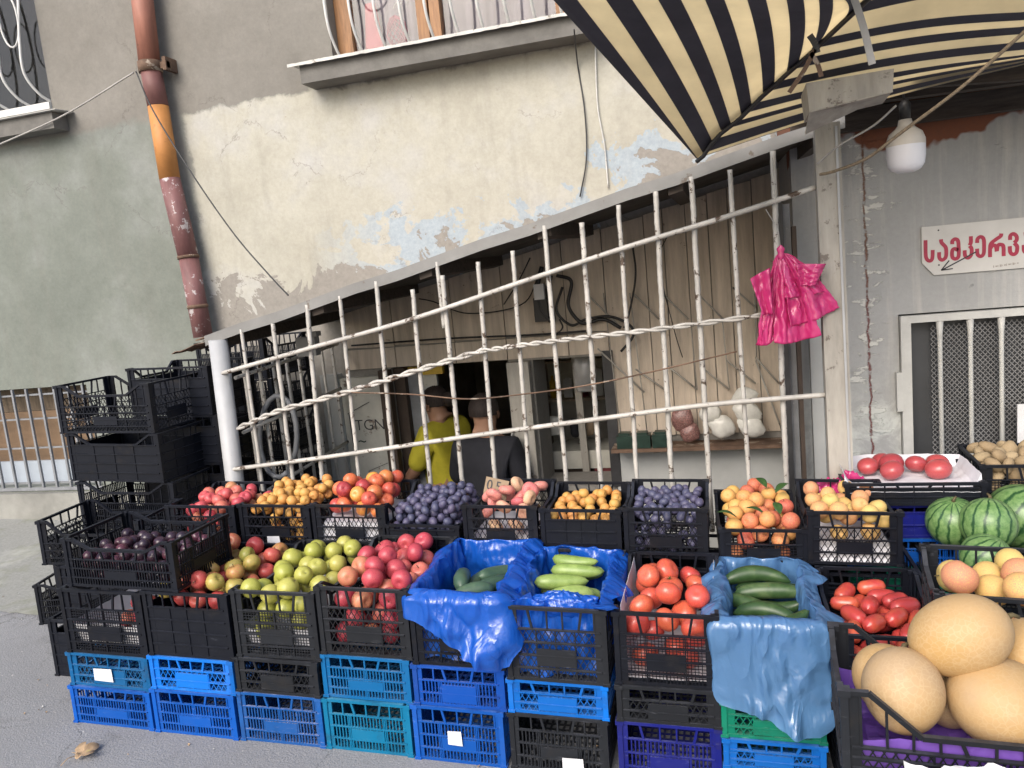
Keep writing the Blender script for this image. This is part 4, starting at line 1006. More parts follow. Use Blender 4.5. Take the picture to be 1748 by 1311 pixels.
b = MB()
for i in range(260):
    x, y = rng.uniform(-4.2, 1.2), rng.uniform(1.2, 3.6); a = rng.uniform(0, 6.28); l_ = rng.uniform(.003, .009); w_ = l_ * rng.uniform(.3, .9); c_, s_ = math.cos(a), math.sin(a)
    b.add([(x, y, .0045), (x + l_ * c_, y + l_ * s_, .007), (x + l_ * c_ - w_ * s_, y + l_ * s_ + w_ * c_, .0055), (x - w_ * s_, y + w_ * c_, .0085), (x + l_ * .5 * c_, y + l_ * .5 * s_, .0005)], [(0, 1, 2, 3), (0, 4, 1), (1, 4, 2), (2, 4, 3), (3, 4, 0)], i % 3)
o = b.build('grit', [M['leaf_dry'], M['sill'], M['card']]); o.matrix_world = G4; tag(o, 'scattered grit and dry crumbs on the asphalt', 'grit', kind='stuff')

# ------------------------------------------------------------------ main building
YW = 4.45
def wall_cells(b, x0, x1, z0, z1, holes, Y, th, mi=0, res=None):
    xs = sorted({x0, x1} | {h[0] for h in holes} | {h[1] for h in holes}); zs = sorted({z0, z1} | {h[2] for h in holes} | {h[3] for h in holes})
    xs = [x for x in xs if x0 <= x <= x1]; zs = [z for z in zs if z0 <= z <= z1]
    for a, c in zip(xs, xs[1:]):
        for d, e in zip(zs, zs[1:]):
            mx, mz = (a + c) / 2, (d + e) / 2
            if any(h[0] < mx < h[1] and h[2] < mz < h[3] for h in holes): continue
            b.add([(a, Y, d), (c, Y, d), (c, Y, e), (a, Y, e)], [(0, 1, 2, 3)], mi)
            b.add([(a, Y + th, d), (c, Y + th, d), (c, Y + th, e), (a, Y + th, e)], [(3, 2, 1, 0)], mi)
    for (a, c, d, e) in holes:
        b.add([(a, Y, d), (c, Y, d), (c, Y, e), (a, Y, e), (a, Y + th, d), (c, Y + th, d), (c, Y + th, e), (a, Y + th, e)],
              [(0, 4, 5, 1), (1, 5, 6, 2), (2, 6, 7, 3), (3, 7, 4, 0)], mi)
def roof_z(x): return 1.452 + (2.074 - 1.452) * (x + 2.41) / (2.886)
HOLES = [(-6.6, -4.40, .375, 1.125), (-6.2, -4.275, 3.02, 4.65), (-2.16, -.69, 2.985, 4.75), (-2.02, -1.245, -.9, 1.10), (-1.09, -.66, .30, 1.09)]
def facade():
    m, t, p = nt_new('stained_render'); oc = objco(t)
    sp = t.new('ShaderNodeSeparateXYZ'); t.link(oc, sp.inputs[0]); X, Z = sp.outputs[0], sp.outputs[2]
    nb = noise_tex(t, oc, 1.7, 6, 0.62); nm = noise_tex(t, oc, 6, 7, 0.66, .3); nf = noise_tex(t, oc, 45, 5, 0.75); nd = noise_tex(t, oc, 3.0, 6, .6, .6)
    # greenish grey render, warmer above the band
    green = ramp(t, nb.outputs[0], [(0.32, (0.140, 0.156, 0.136)), (0.5, (0.165, 0.182, 0.160)), (0.68, (0.215, 0.230, 0.215))]).outputs[0]
    taupe = ramp(t, nb.outputs[0], [(0.3, (0.165, 0.157, 0.139)), (0.7, (0.215, 0.205, 0.184))]).outputs[0]
    jit = mth(t, 'MULTIPLY', mth(t, 'SUBTRACT', nm.outputs[0], 0.5), 0.16)
    up = ramp(t, mth(t, 'ADD', Z, jit), [(0.0, (0,) * 3), (1.0, (1,) * 3)])
    def step(val, edge, soft): return mth(t, 'DIVIDE', mth(t, 'SUBTRACT', val, edge - soft), 2 * soft, clamp=True)
    zj = mth(t, 'ADD', Z, jit); xj = mth(t, 'ADD', X, mth(t, 'MULTIPLY', jit, .6))
    base = mixc(t, step(zj, 2.84, .025), green, taupe)
    # dirt streaks
    mp = t.new('ShaderNodeMapping'); mp.inputs['Scale'].default_value = (7, 7, .6); t.link(oc, mp.inputs[0])
    st = noise_tex(t, mp.outputs[0], 1.5, 5, .6)
    # cream distemper right of the pipe
    cream = ramp(t, nb.outputs[0], [(0.30, (0.350, 0.338, 0.283)), (0.5, (0.390, 0.380, 0.325)), (0.68, (0.405, 0.404, 0.388))]).outputs[0]
    rightpart = step(xj, -.60, .02)                        # right of the window the cream climbs higher
    toplim = mth(t, 'MULTIPLY_ADD', rightpart, 3.0, 2.845)
    cm = mth(t, 'MULTIPLY', step(xj, -3.27, .03), mth(t, 'SUBTRACT', 1.0, step(mth(t, 'SUBTRACT', zj, toplim), 0.0, .012)))
    # peeling near the shed roof: height above the roof edge
    hr = mth(t, 'SUBTRACT', Z, mth(t, 'MULTIPLY_ADD', X, .2155, 1.452 + 2.41 * .2155 + .02))
    a1 = mth(t, 'ADD', mth(t, 'MULTIPLY', mth(t, 'SUBTRACT', nd.outputs[0], .5), 1.5), mth(t, 'MULTIPLY', mth(t, 'SUBTRACT', nf.outputs[0], .5), .12))
    left_extra = mth(t, 'MULTIPLY', mth(t, 'SUBTRACT', 1.0, step(X, -2.9, .4)), .30)
    bare = step(mth(t, 'SUBTRACT', mth(t, 'ADD', mth(t, 'ADD', a1, .17), left_extra), hr), 0.0, .006)
    blue = step(mth(t, 'SUBTRACT', mth(t, 'ADD', mth(t, 'MULTIPLY', mth(t, 'SUBTRACT', nd.outputs[0], .5), 1.6), mth(t, 'MULTIPLY_ADD', nm.outputs[0], .9, -.10)), hr), 0.0, .006)
    pale = mixc(t, nf.outputs[0], (0.26, 0.32, 0.37), (0.38, 0.42, 0.44))
    c = mixc(t, mth(t, 'MULTIPLY', blue, step(X, -2.2, .3)), cream, pale)
    c = mixc(t, bare, c, mixc(t, nf.outputs[0], (0.215, 0.202, 0.180), (0.280, 0.265, 0.240)))
    # scattered chips
    chips = ramp(t, noise_tex(t, oc, 26, 6, .7).outputs[0], [(0.70, (0,) * 3), (0.72, (1,) * 3)]).outputs[0]
    c = mixc(t, chips, c, (0.30, 0.27, 0.22))
    base = mixc(t, cm, base, c)
    # dark strip beside the pipe where the edge was never painted
    strip = mth(t, 'MULTIPLY', step(xj, -3.40, .01), mth(t, 'SUBTRACT', 1.0, step(mth(t, 'ADD', xj, mth(t, 'MULTIPLY', jit, 1.2)), -3.27, .015)))
    base = mixc(t, mth(t, 'MULTIPLY', strip, mth(t, 'SUBTRACT', 1.0, step(Z, 2.85, .05))), base, (0.22, 0.22, 0.20))
    base = mixc(t, mth(t, 'MULTIPLY', ramp(t, st.outputs[0], [(0.5, (0,) * 3), (0.75, (1,) * 3)]).outputs[0], .22), base, (0.15, 0.14, 0.12))
    mott = noise_tex(t, oc, 19, 6, .78); fine = mixc(t, ramp(t, mth(t, 'MULTIPLY_ADD', mott.outputs[0], .7, mth(t, 'MULTIPLY', nf.outputs[0], .3)), [(0.36, (0,) * 3), (0.64, (1,) * 3)]).outputs[0], (0.89,) * 3, (1.09,) * 3)
    ck = t.new('ShaderNodeTexVoronoi', feature='DISTANCE_TO_EDGE'); ck.inputs['Scale'].default_value = 1.1; wv = t.new('ShaderNodeVectorMath', operation='MULTIPLY_ADD'); t.link(nm.outputs['Color'], wv.inputs[0]); wv.inputs[1].default_value = (.35,) * 3; t.link(oc, wv.inputs[2]); t.link(wv.outputs[0], ck.inputs['Vector'])
    ckm = mth(t, 'MULTIPLY', ramp(t, ck.outputs['Distance'], [(0.0, (1,) * 3), (0.006, (0,) * 3)]).outputs[0], ramp(t, nb.outputs[0], [(0.5, (0,) * 3), (0.56, (.55,) * 3)]).outputs[0])
    base = mixc(t, ckm, base, (0.10, 0.09, 0.08))
    base = mixc(t, 1.0, base, fine, 'MULTIPLY')
    # indoors (inside the shed) the plaster is brown and sooty
    t.link(base, p.inputs['Base Color']); p.inputs['Roughness'].default_value = 0.92
    h = mth(t, 'ADD', mth(t, 'MULTIPLY', nf.outputs[0], .5), mth(t, 'MULTIPLY', nm.outputs[0], .8)); h = mth(t, 'ADD', h, mth(t, 'MULTIPLY', mth(t, 'MULTIPLY', cm, mth(t, 'SUBTRACT', 1.0, bare)), .35))
    bump(t, h, 0.5, 0.006)
    b = MB(); wall_cells(b, -9, 4, -.92, 5.4, HOLES, YW, .32)
    o = b.build('building_wall', m); tag(o, 'stained render wall of the building, grey green left and peeling cream right', 'wall', kind='structure')
    # plinth ledge below the basement window
    b = MB(); b.box((-9, YW - .045, -.05), (-2.75, YW - .002, .335)); o = b.build('wall_plinth', paint('plinth_cement', (0.245, 0.245, 0.225), .9, .16, 3, bmp=.4), None); o['kind'] = 'structure'
facade()

def arc(pts, n=8):                         # Catmull-Rom through points
    P = [Vector(p) for p in pts]; P = [P[0] * 2 - P[1]] + P + [P[-1] * 2 - P[-2]]; out = []
    for i in range(1, len(P) - 2):
        for k in range(n):
            t = k / n; a, b_, c, d = P[i - 1], P[i], P[i + 1], P[i + 2]
            out.append(.5 * ((2 * b_) + (-a + c) * t + (2 * a - 5 * b_ + 4 * c - d) * t * t + (-a + 3 * b_ - 3 * c + d) * t ** 3))
    out.append(P[-2]); return out

# upper windows
def glass_mat(name, col, curtain):
    m, t, p = nt_new(name); oc = objco(t)
    mp = t.new('ShaderNodeMapping'); mp.inputs['Scale'].default_value = (14, 1, .5); t.link(oc, mp.inputs[0])
    w = noise_tex(t, mp.outputs[0], 1.4, 3)
    t.link(ramp(t, w.outputs[0], [(0.35, col), (0.65, curtain)]).outputs[0], p.inputs['Base Color'])
    p.inputs['Roughness'].default_value = 0.9; return m
M['curtain_dark'] = glass_mat('dark_green_curtain', (0.018, 0.026, 0.020), (0.07, 0.085, 0.07))
M['curtain_lace'] = glass_mat('lilac_grey_curtain', (0.10, 0.09, 0.12), (0.24, 0.22, 0.27))
def gl():
    m = bpy.data.materials.new('window_glass'); m.use_nodes = True; t = NT(m)
    for n in list(t.n): t.n.remove(n)
    out = t.new('ShaderNodeOutputMaterial'); a = t.new('ShaderNodeBsdfTransparent'); g = t.new('ShaderNodeBsdfGlossy'); g.inputs['Roughness'].default_value = .06
    fr = t.new('ShaderNodeFresnel'); fr.inputs[0].default_value = 1.6; mx = t.new('ShaderNodeMixShader')
    t.link(fr.outputs[0], mx.inputs[0]); t.link(a.outputs[0], mx.inputs[1]); t.link(g.outputs[0], mx.inputs[2]); t.link(mx.outputs[0], out.inputs[0]); return m
M['glass'] = gl()
def window_right():
    x0, x1, z0, z1 = HOLES[2]
    t = thing('upper_window', 'upper window with brown wooden frame, lace curtain and bowed white bars', 'window', ((x0 + x1) / 2, YW, z0)); cx = (x0 + x1) / 2
    X = lambda x: x - cx
    b = MB(); y0, y1 = .09, .15
    b.box((X(x0) + .002, y0, .002), (X(x0) + .10, y1, z1 - z0 - .002)); b.box((X(x1) - .10, y0, .002), (X(x1) - .002, y1, z1 - z0 - .002)); b.box((X(x0) + .10, y0, .002), (X(x1) - .10, y1, .05))
    b.box((-.20, y0 - .012, .05), (-.13, y1, z1 - z0 - .01)); b.box((-.118, y0 - .012, .05), (-.055, y1, z1 - z0 - .01))
    b.build('frame', M['wood'], t)
    for a, c in ((X(x0) + .10, -.20), (-.055, X(x1) - .10)):
        b = MB(); b.box((a, .118, .05), (c, .122, z1 - z0 - .02)); b.build('pane', M['glass'], t)
    b = MB(); b.grid(lambda u, v: (X(x0) + .03 + (x1 - x0 - .06) * u, .21 + .018 * math.sin(u * 60 + math.sin(u * 19) * 2), .05 + 1.6 * v), 160, 2); b.build('curtain', M['curtain_lace'], t)
    # lace hem
    b = MB(); n = 22
    for i in range(n): b.tube([(X(x0) + .35 + i * .05, .185, .30 + .012 * i), (X(x0) + .375 + i * .05, .185, .335 + .012 * i), (X(x0) + .40 + i * .05, .185, .305 + .012 * i)], .004, 5)
    o = b.build('lace_hem', M['panel_grey'], t)
    b = MB(); b.grid(lambda u, v: ((.035 + .035 * (1 - v)) * math.cos(6.28 * u) + X(x0) + .21, .17 + .02 * math.sin(6.28 * u), .05 + v * .30), 14, 6, True); b.build('pink_cloth', paint('pink_cloth_mat', (0.50, 0.13, 0.16), .9, .1), t)
    # red ball of tinsel
    b = MB()
    for i in range(14):
        a = i * .45; b.tube([(X(x0) + .36 + .07 * math.cos(a + k * .6) * math.sin(k * .55), .175 + .01 * k / 6, .16 + .09 * math.cos(k * .55) + .01 * math.sin(a * 3)) for k in range(6)], .003, 4)
    b.build('tinsel', paint('red_tinsel', (0.30, 0.03, 0.08), .4, .2, bmp=0), t)
    g = thing('window_grille', 'bowed white bars in front of the upper brown framed window', 'window bars', (cx, YW, z0))
    n = 10
    for i in range(n):
        x = X(x0) + .05 + (x1 - x0 - .10) * i / (n - 1)
        b = MB(); b.tube(arc([(x, .02, .012), (x, -.045, .06), (x, -.115, .17), (x, -.13, .36), (x, -.10, .62), (x, -.04, .95), (x, .02, 1.3), (x, .02, 1.7)], 5), .0085, 8); b.build('bar', M['grille_white'], g)
    b = MB(); b.tube([(X(x0) + .03, .02, .012), (X(x1) - .03, .02, .012)], .007, 6)
    b.tube(arc([(X(x0) + .06, -.13, .50), (X(x0) + .10, -.135, .40), (X(x0) + .17, -.135, .38), (X(x0) + .24, -.13, .42), (X(x0) + .26, -.12, .52)], 6), .006, 6); b.build('scroll', M['grille_white'], g)
    s = thing('window_sill', 'long weathered cement sill with white metal cover beneath the upper window', 'window sill', (cx, YW, z0), None)
    b = MB(); b.box((X(x0) - .14, -.17, -.14), (X(x1) + .16, -.002, -.028)); b.build('cement_slab', M['sill_under'], s)
    b = MB()
    b.grid(lambda u, v: (X(x0) - .20 + (x1 - x0 + .32) * u, -.205 + .20 * v, -.020 - .010 * (1 - v) + .004 * fbm((u * 20, v, 0), 2)), 60, 3, smooth=False)
    b.grid(lambda u, v: (X(x0) - .20 + (x1 - x0 + .32) * u, -.205, -.030 - .016 * v + .003 * fbm((u * 20, v, 3), 2)), 60, 1, smooth=False)
    o = b.build('metal_cover', M['sill'], s); solidify(o, .003)
window_right()
def window_left():
    x0, x1, z0, z1 = HOLES[1]; cx = x1
    t = thing('upper_window', 'left upper window with dark curtain behind white curved bars', 'window', (cx, YW, z0))
    b = MB(); b.box((-.07, .08, .002), (-.002, .15, 1.6)); b.box((-1.9, .08, .002), (-.07, .15, .06)); b.build('frame', M['dark_frame'], t)
    b = MB(); b.box((-1.9, .112, .06), (-.07, .116, 1.6)); b.build('pane', M['glass'], t)
    b = MB(); b.grid(lambda u, v: (-1.9 + 1.85 * u, .22 + .03 * math.sin(u * 90 + math.sin(u * 23) * 2), .03 + 1.58 * v), 240, 2); b.build('curtain', M['curtain_dark'], t)
    b = MB(); b.box((-1.9, -.02, .0), (-.005, .07, .045)); b.build('inner_sill', M['grille_white'], t)
    g = thing('window_grille', 'white curved window bars with oval scrolls at the far left', 'window bars', (cx, YW, z0))
    for i in range(10):
        x = -.035 - i * .185
        b = MB(); b.tube(arc([(x + .02, .02, .05), (x - .01, -.05, .10), (x - .035, -.115, .22), (x - .02, -.12, .42), (x, -.09, .70), (x, -.03, 1.05), (x, .02, 1.5)], 5), .009, 8); b.build('bar', M['grille_white'], g)
    for i in range(9):
        x = -.12 - i * .185
        b = MB(); pts = [(x + .075 * math.cos(a * math.pi / 10), -.115, .56 + .17 * math.sin(a * math.pi / 10)) for a in range(21)]; b.tube(pts, .006, 6, caps=False); b.build('scroll', M['grille_white'], g)
    s = thing('window_sill', 'short cement sill with chipped white cover under the left upper window', 'window sill', (cx, YW, z0))
    b = MB(); b.box((-2.2, -.13, -.16), (.11, -.002, -.055)); b.build('cement_slab', M['sill_under'], s)
    b = MB(); b.grid(lambda u, v: (-2.2 + 2.37 * u, -.16 + .155 * v, -.045 - .008 * (1 - v) + .003 * fbm((u * 30, v, 5), 2)), 60, 3, smooth=False); o = b.build('metal_cover', M['sill'], s); solidify(o, .004)
window_left()
def basement_window():
    x0, x1, z0, z1 = HOLES[0]; cx = x1
    t = thing('basement_window', 'low basement window with brown board behind at the left wall base', 'window', (cx, YW, z0))
    b = MB(); b.box((-2.2, .10, .002), (-.002, .12, .18)); b.build('lower_panel', paint('pale_blue_panel', (0.36, 0.41, 0.47), .6, .05), t)
    b = MB(); b.box((-2.2, .12, .18), (-.002, .14, .56)); b.build('brown_board', paint('brown_board', (0.165, 0.105, 0.06), .6, .12, 3, grain=(1, 1, 6)), t)
    b = MB(); b.box((-2.2, .15, .56), (-.002, .17, .748)); b.build('curtain', paint('brown_curtain', (0.12, 0.09, 0.06), .8, .3, 3, grain=(8, 1, 1)), t)  # top strip: curtain in a streaky dark brown
    g = thing('window_grille', 'grey painted straight bars over the low basement window', 'window bars', (cx, YW, z0))
    for i in range(17):
        x = -.03 - .128 * i; b = MB(); b.box((x - .008, -.012, .0), (x + .008, .004, .748)); b.build('bar', M['metal_grey'], g)
    b = MB()
    for z in (.03, .30, .52, .70): b.box((-2.2, .0045, z - .006), (-.002, .016, z + .006))
    b.box((-2.2, -.014, -.025), (-.002, .014, -.002)); b.build('crossbars', M['metal_grey'], g)
basement_window()
# drain pipe
def drainpipe():
    t = thing('drain_pipe', 'slanting rainwater pipe painted brown, orange and flaking purple brown', 'drain pipe', (-3.40, YW - .09, 1.2))
    def P(px, py): q = W(px, py, YW - .10); return (q.x + 3.40, -.01, q.z - 1.2)
    m1 = paint('rusty_pink_pipe', (0.30, 0.125, 0.085), .6, .14, 6, (0.14, 0.07, 0.05), -.02, 14, grain=(3, 3, .6))
    m2 = paint('purple_brown_pipe', (0.175, 0.075, 0.068), .6, .15, 6)
    m3 = paint('orange_pipe', (0.46, 0.20, 0.055), .6, .12, 6, (0.38, 0.16, .05), .02, 10)
    m4 = paint('flaking_pipe', (0.180, 0.082, 0.080), .6, .15, 8, (0.46, 0.42, 0.42), .045, 16, grain=(3, 3, .8))
    for a, c, m, r in (((236, -60), (256, 112), m1, .0655), ((256, 112), (270, 182), m2, .064), ((270, 182), (290, 306), m3, .064), ((290, 306), (322, 440), m4, .0645), ((322, 440), (347, 575), m4, .062)):
        b = MB(); b.tube([P(*a), P(*c)], r, 24); b.build('pipe_section', m, t)
    b = MB(); q0 = Vector(P(255, 106)); q1 = Vector(P(258, 124)); b.tube([q0, q1], .073, 24); b.box((q0.x + .06, -.01, q0.z - .05), (q0.x + .125, .02, q0.z - .01)); b.box((q0.x + .10, -.02, q0.z - .065), (q0.x + .125, .09, q0.z + .015)); b.build('clamp', M['rust'], t)
    b = MB(); b.tube([P(321, 436), P(322, 441)], .069, 24); b.tube([P(337, 520), P(338, 526)], .067, 24); b.build('collar', M['rust'], t)
drainpipe()

# ------------------------------------------------------------------ the shed: roof sheet, grille, side grille
def shed():
    t = thing('shed_roof', 'thin sloping metal shed roof with pale grey front edge', 'roof', (0, 3.2, 0))
    xa, xb = -2.47, .50
    def zr(x): return roof_z(x)
    b = MB(); p = []
    for (x, y) in ((xa, .004), (xb, .004), (xb, 1.24), (xa, 1.24)): p.append((x, y, zr(x) - .004 + .03 * y))
    q = [(x, y, z + .006) for x, y, z in p]; b.hexa(p + q); b.build('sheet', M['rust'], t)
    b = MB()                                # front edge angle iron
    n = 14
    for i in range(n):
        x0 = xa + .06 + (xb - xa - .06) * i / n; x1 = xa + .06 + (xb - xa - .06) * (i + 1) / n
        j0 = .004 * math.sin(i * 2.1); j1 = .004 * math.sin((i + 1) * 2.1)
        b.hexa([(x0, -.008, zr(x0) - .044 + j0), (x1, -.008, zr(x1) - .044 + j1), (x1, .0, zr(x1) - .044 + j1), (x0, .0, zr(x0) - .044 + j0), (x0, -.008, zr(x0) + .004 + j0), (x1, -.008, zr(x1) + .004 + j1), (x1, .0, zr(x1) + .004 + j1), (x0, .0, zr(x0) + .004 + j0)])
    b.build('front_edge', M['fascia'], t)
    for i in range(6):                      # rafters under the sheet
        x = xa + .12 + (xb - xa - .2) * i / 5; z = zr(x) - .01
        b = MB(); b.hexa([(x - .03, .02, z - .07), (x + .03, .02, z - .057), (x + .03, 1.23, z - .02), (x - .03, 1.23, z - .033), (x - .03, .02, z - .008), (x + .03, .02, z + .004), (x + .03, 1.23, z + .034), (x - .03, 1.23, z + .022)]); b.build('rafter', M['dark_wood'], t)
    b = MB(); z0, z1 = zr(xa + .02), zr(xb - .02)
    p = [(xa + .02, .03, z0 - .016), (xb - .02, .03, z1 - .016), (xb - .02, 1.22, z1 + .018), (xa + .02, 1.22, z0 + .018)]; b.hexa([(x, y, z) for x, y, z in p] + [(x, y, z + .005) for x, y, z in p]); b.build('ceiling_board', M['roof_under'], t)
    b = MB(); b.grid(lambda u, v: (xa - .13 + .19 * u, -.02 + .30 * v, zr(xa) - .045 - .012 * (1 - u) + .035 * u + .012 * fbm((u * 3, v * 3, 0), 1.5)), 8, 8, smooth=False); o = b.build('rusty_flap', M['rust'], t); solidify(o, .003)
    # grille
    g = thing('security_grille', 'white painted rebar grille under the sloping roof with posts at both ends', 'grille', (0, 3.2, 0))
    def PX(px, py, y=3.2): q = W(px, py, y); return Vector((q.x, q.y - 3.2, q.z))
    b = MB(); a = PX(372, 580); c = PX(402, 830); c = a + (c - a) * 3.2; b.tube([a, c], .044, 20); b.build('left_post', M['bar_white'], g)
    b = MB(); a = PX(1410, 212, 3.17); c = a + Vector((0.01, 0, -2.2)); b.beam(a, c, .088, .06, (0, 1, 0)); b.build('right_post', M['post'], g)
    b = MB(); b.beam(PX(1427, 215, 3.135), PX(1427, 215, 3.135) + Vector((.012, 0, -2.2)), .008, .004, (0, 1, 0)); b.build('post_edge', M['bar_white'], g)
    bars = [(412, 562, 455, 880), (466, 552, 508, 880), (524, 520, 556, 880), (580, 505, 620, 880), (642, 480, 680, 880), (704, 494, 740, 880), (746, 447, 758, 560), (755, 470, 795, 880), (816, 447, 850, 880), (875, 428, 908, 880), (929, 385, 972, 880), (993, 380, 1030, 880), (1056, 350, 1092, 880), (1119, 327, 1150, 880), (1180, 302, 1214, 880), (1246, 290, 1282, 880), (1319, 258, 1345, 880)]
    for i, (x0, y0, x1, y1) in enumerate(bars):
        b = MB(); p = PX(x0, y0); q = PX(x1, y1); q = p + (q - p) * (1.05 if y1 > 600 else 1)
        r = .0105 if i % 3 else .0092; n = int((p - q).length / .02); pts = []; rs = []
        for k in range(n + 1):
            pts.append(p.lerp(q, k / n) + Vector((.002 * fbm((i, k * .1, 0), 1.3), .002 * fbm((i, k * .1, 5), 1.3), 0))); rs.append(r * (1.0 if k % 2 else 1.12) if i in (2, 3, 7, 9, 11, 12, 13, 14, 15, 16) else r)
        b.tube(pts, rs, 8); b.build('upright_bar', M['bar'], g)
    def rail(pts, r, name, twist=False, y=3.172):
        P_ = arc([PX(px, py, y) for px, py in pts], 22)
        b = MB()
        if twist:
            for ph in (0, math.pi):
                b.tube([p + Vector((0, math.cos(ph + k * .55) * r * .75, math.sin(ph + k * .55) * r * .75)) for k, p in enumerate(P_)], r * .72, 7)
        else: b.tube(P_, [r * (1 + .06 * (k % 2)) for k in range(len(P_))], 8)
        b.build(name, M['bar'], g)
    rail([(366, 641), (520, 597), (700, 546), (880, 485), (1060, 425), (1240, 370), (1392, 320)], .0104, 'top_rail')
    rail([(406, 731), (480, 700), (590, 670), (700, 636), (825, 598)], .0104, 'twisted_rail', True)
    rail([(815, 600), (900, 588), (1000, 576), (1130, 561), (1300, 538)], .0085, 'twisted_rail', True)
    rail([(390, 802), (560, 780), (800, 745), (1000, 718), (1200, 692), (1408, 674)], .0104, 'bottom_rail')
    b = MB(); pts = arc([PX(x, y, 3.16) for x, y in ((600, 670), (700, 673), (800, 681), (900, 672), (1000, 658), (1120, 633), (1258, 600))], 8); b.tube(pts, .0035, 6); b.build('rusty_wire', M['rust'], g)
    # side grille on the left flank
    s = thing('side_grille', 'grey white side grille between left post and building wall', 'grille', (-2.36, 3.3, 0))
    for i in range(8):
        y = .10 + i * .135; b = MB(); b.tube([(0, y, 1.29), (0, y, .1)], .010, 8); b.build('upright_bar', M['bar'], s)
    b = MB()
    for z in (1.25, .97, .62): b.tube([(.014, .0, z - .02), (.014, 1.1, z + .03)], .010, 8)
    b.build('cross_rail', M['bar'], s)
    # coiled hose
    h = MB(); pts = [PX(475 + 32 * math.cos(a * .35), 745 + 70 * math.sin(a * .35), 3.45 + .004 * a) + Vector((0, 3.2, 0)) for a in range(3, 21)]; h.tube(pts, .014, 10, caps=True); o = h.build('hose', M['metal_grey']); tag(o, 'grey hose looped behind the left side of the grille', 'hose')
    # metal patch box under the roof
    b = MB(); c = W(522, 592, 3.55); b.box((c.x - .055, c.y, c.z - .05), (c.x + .055, c.y + .05, c.z + .05)); b.box((c.x + .03, c.y - .01, c.z + .05), (c.x + .075, c.y + .04, c.z + .075)); o = b.build('junction_box', M['fascia']); tag(o, 'small grey box hung just under the roof behind the grille', 'junction box')
shed()

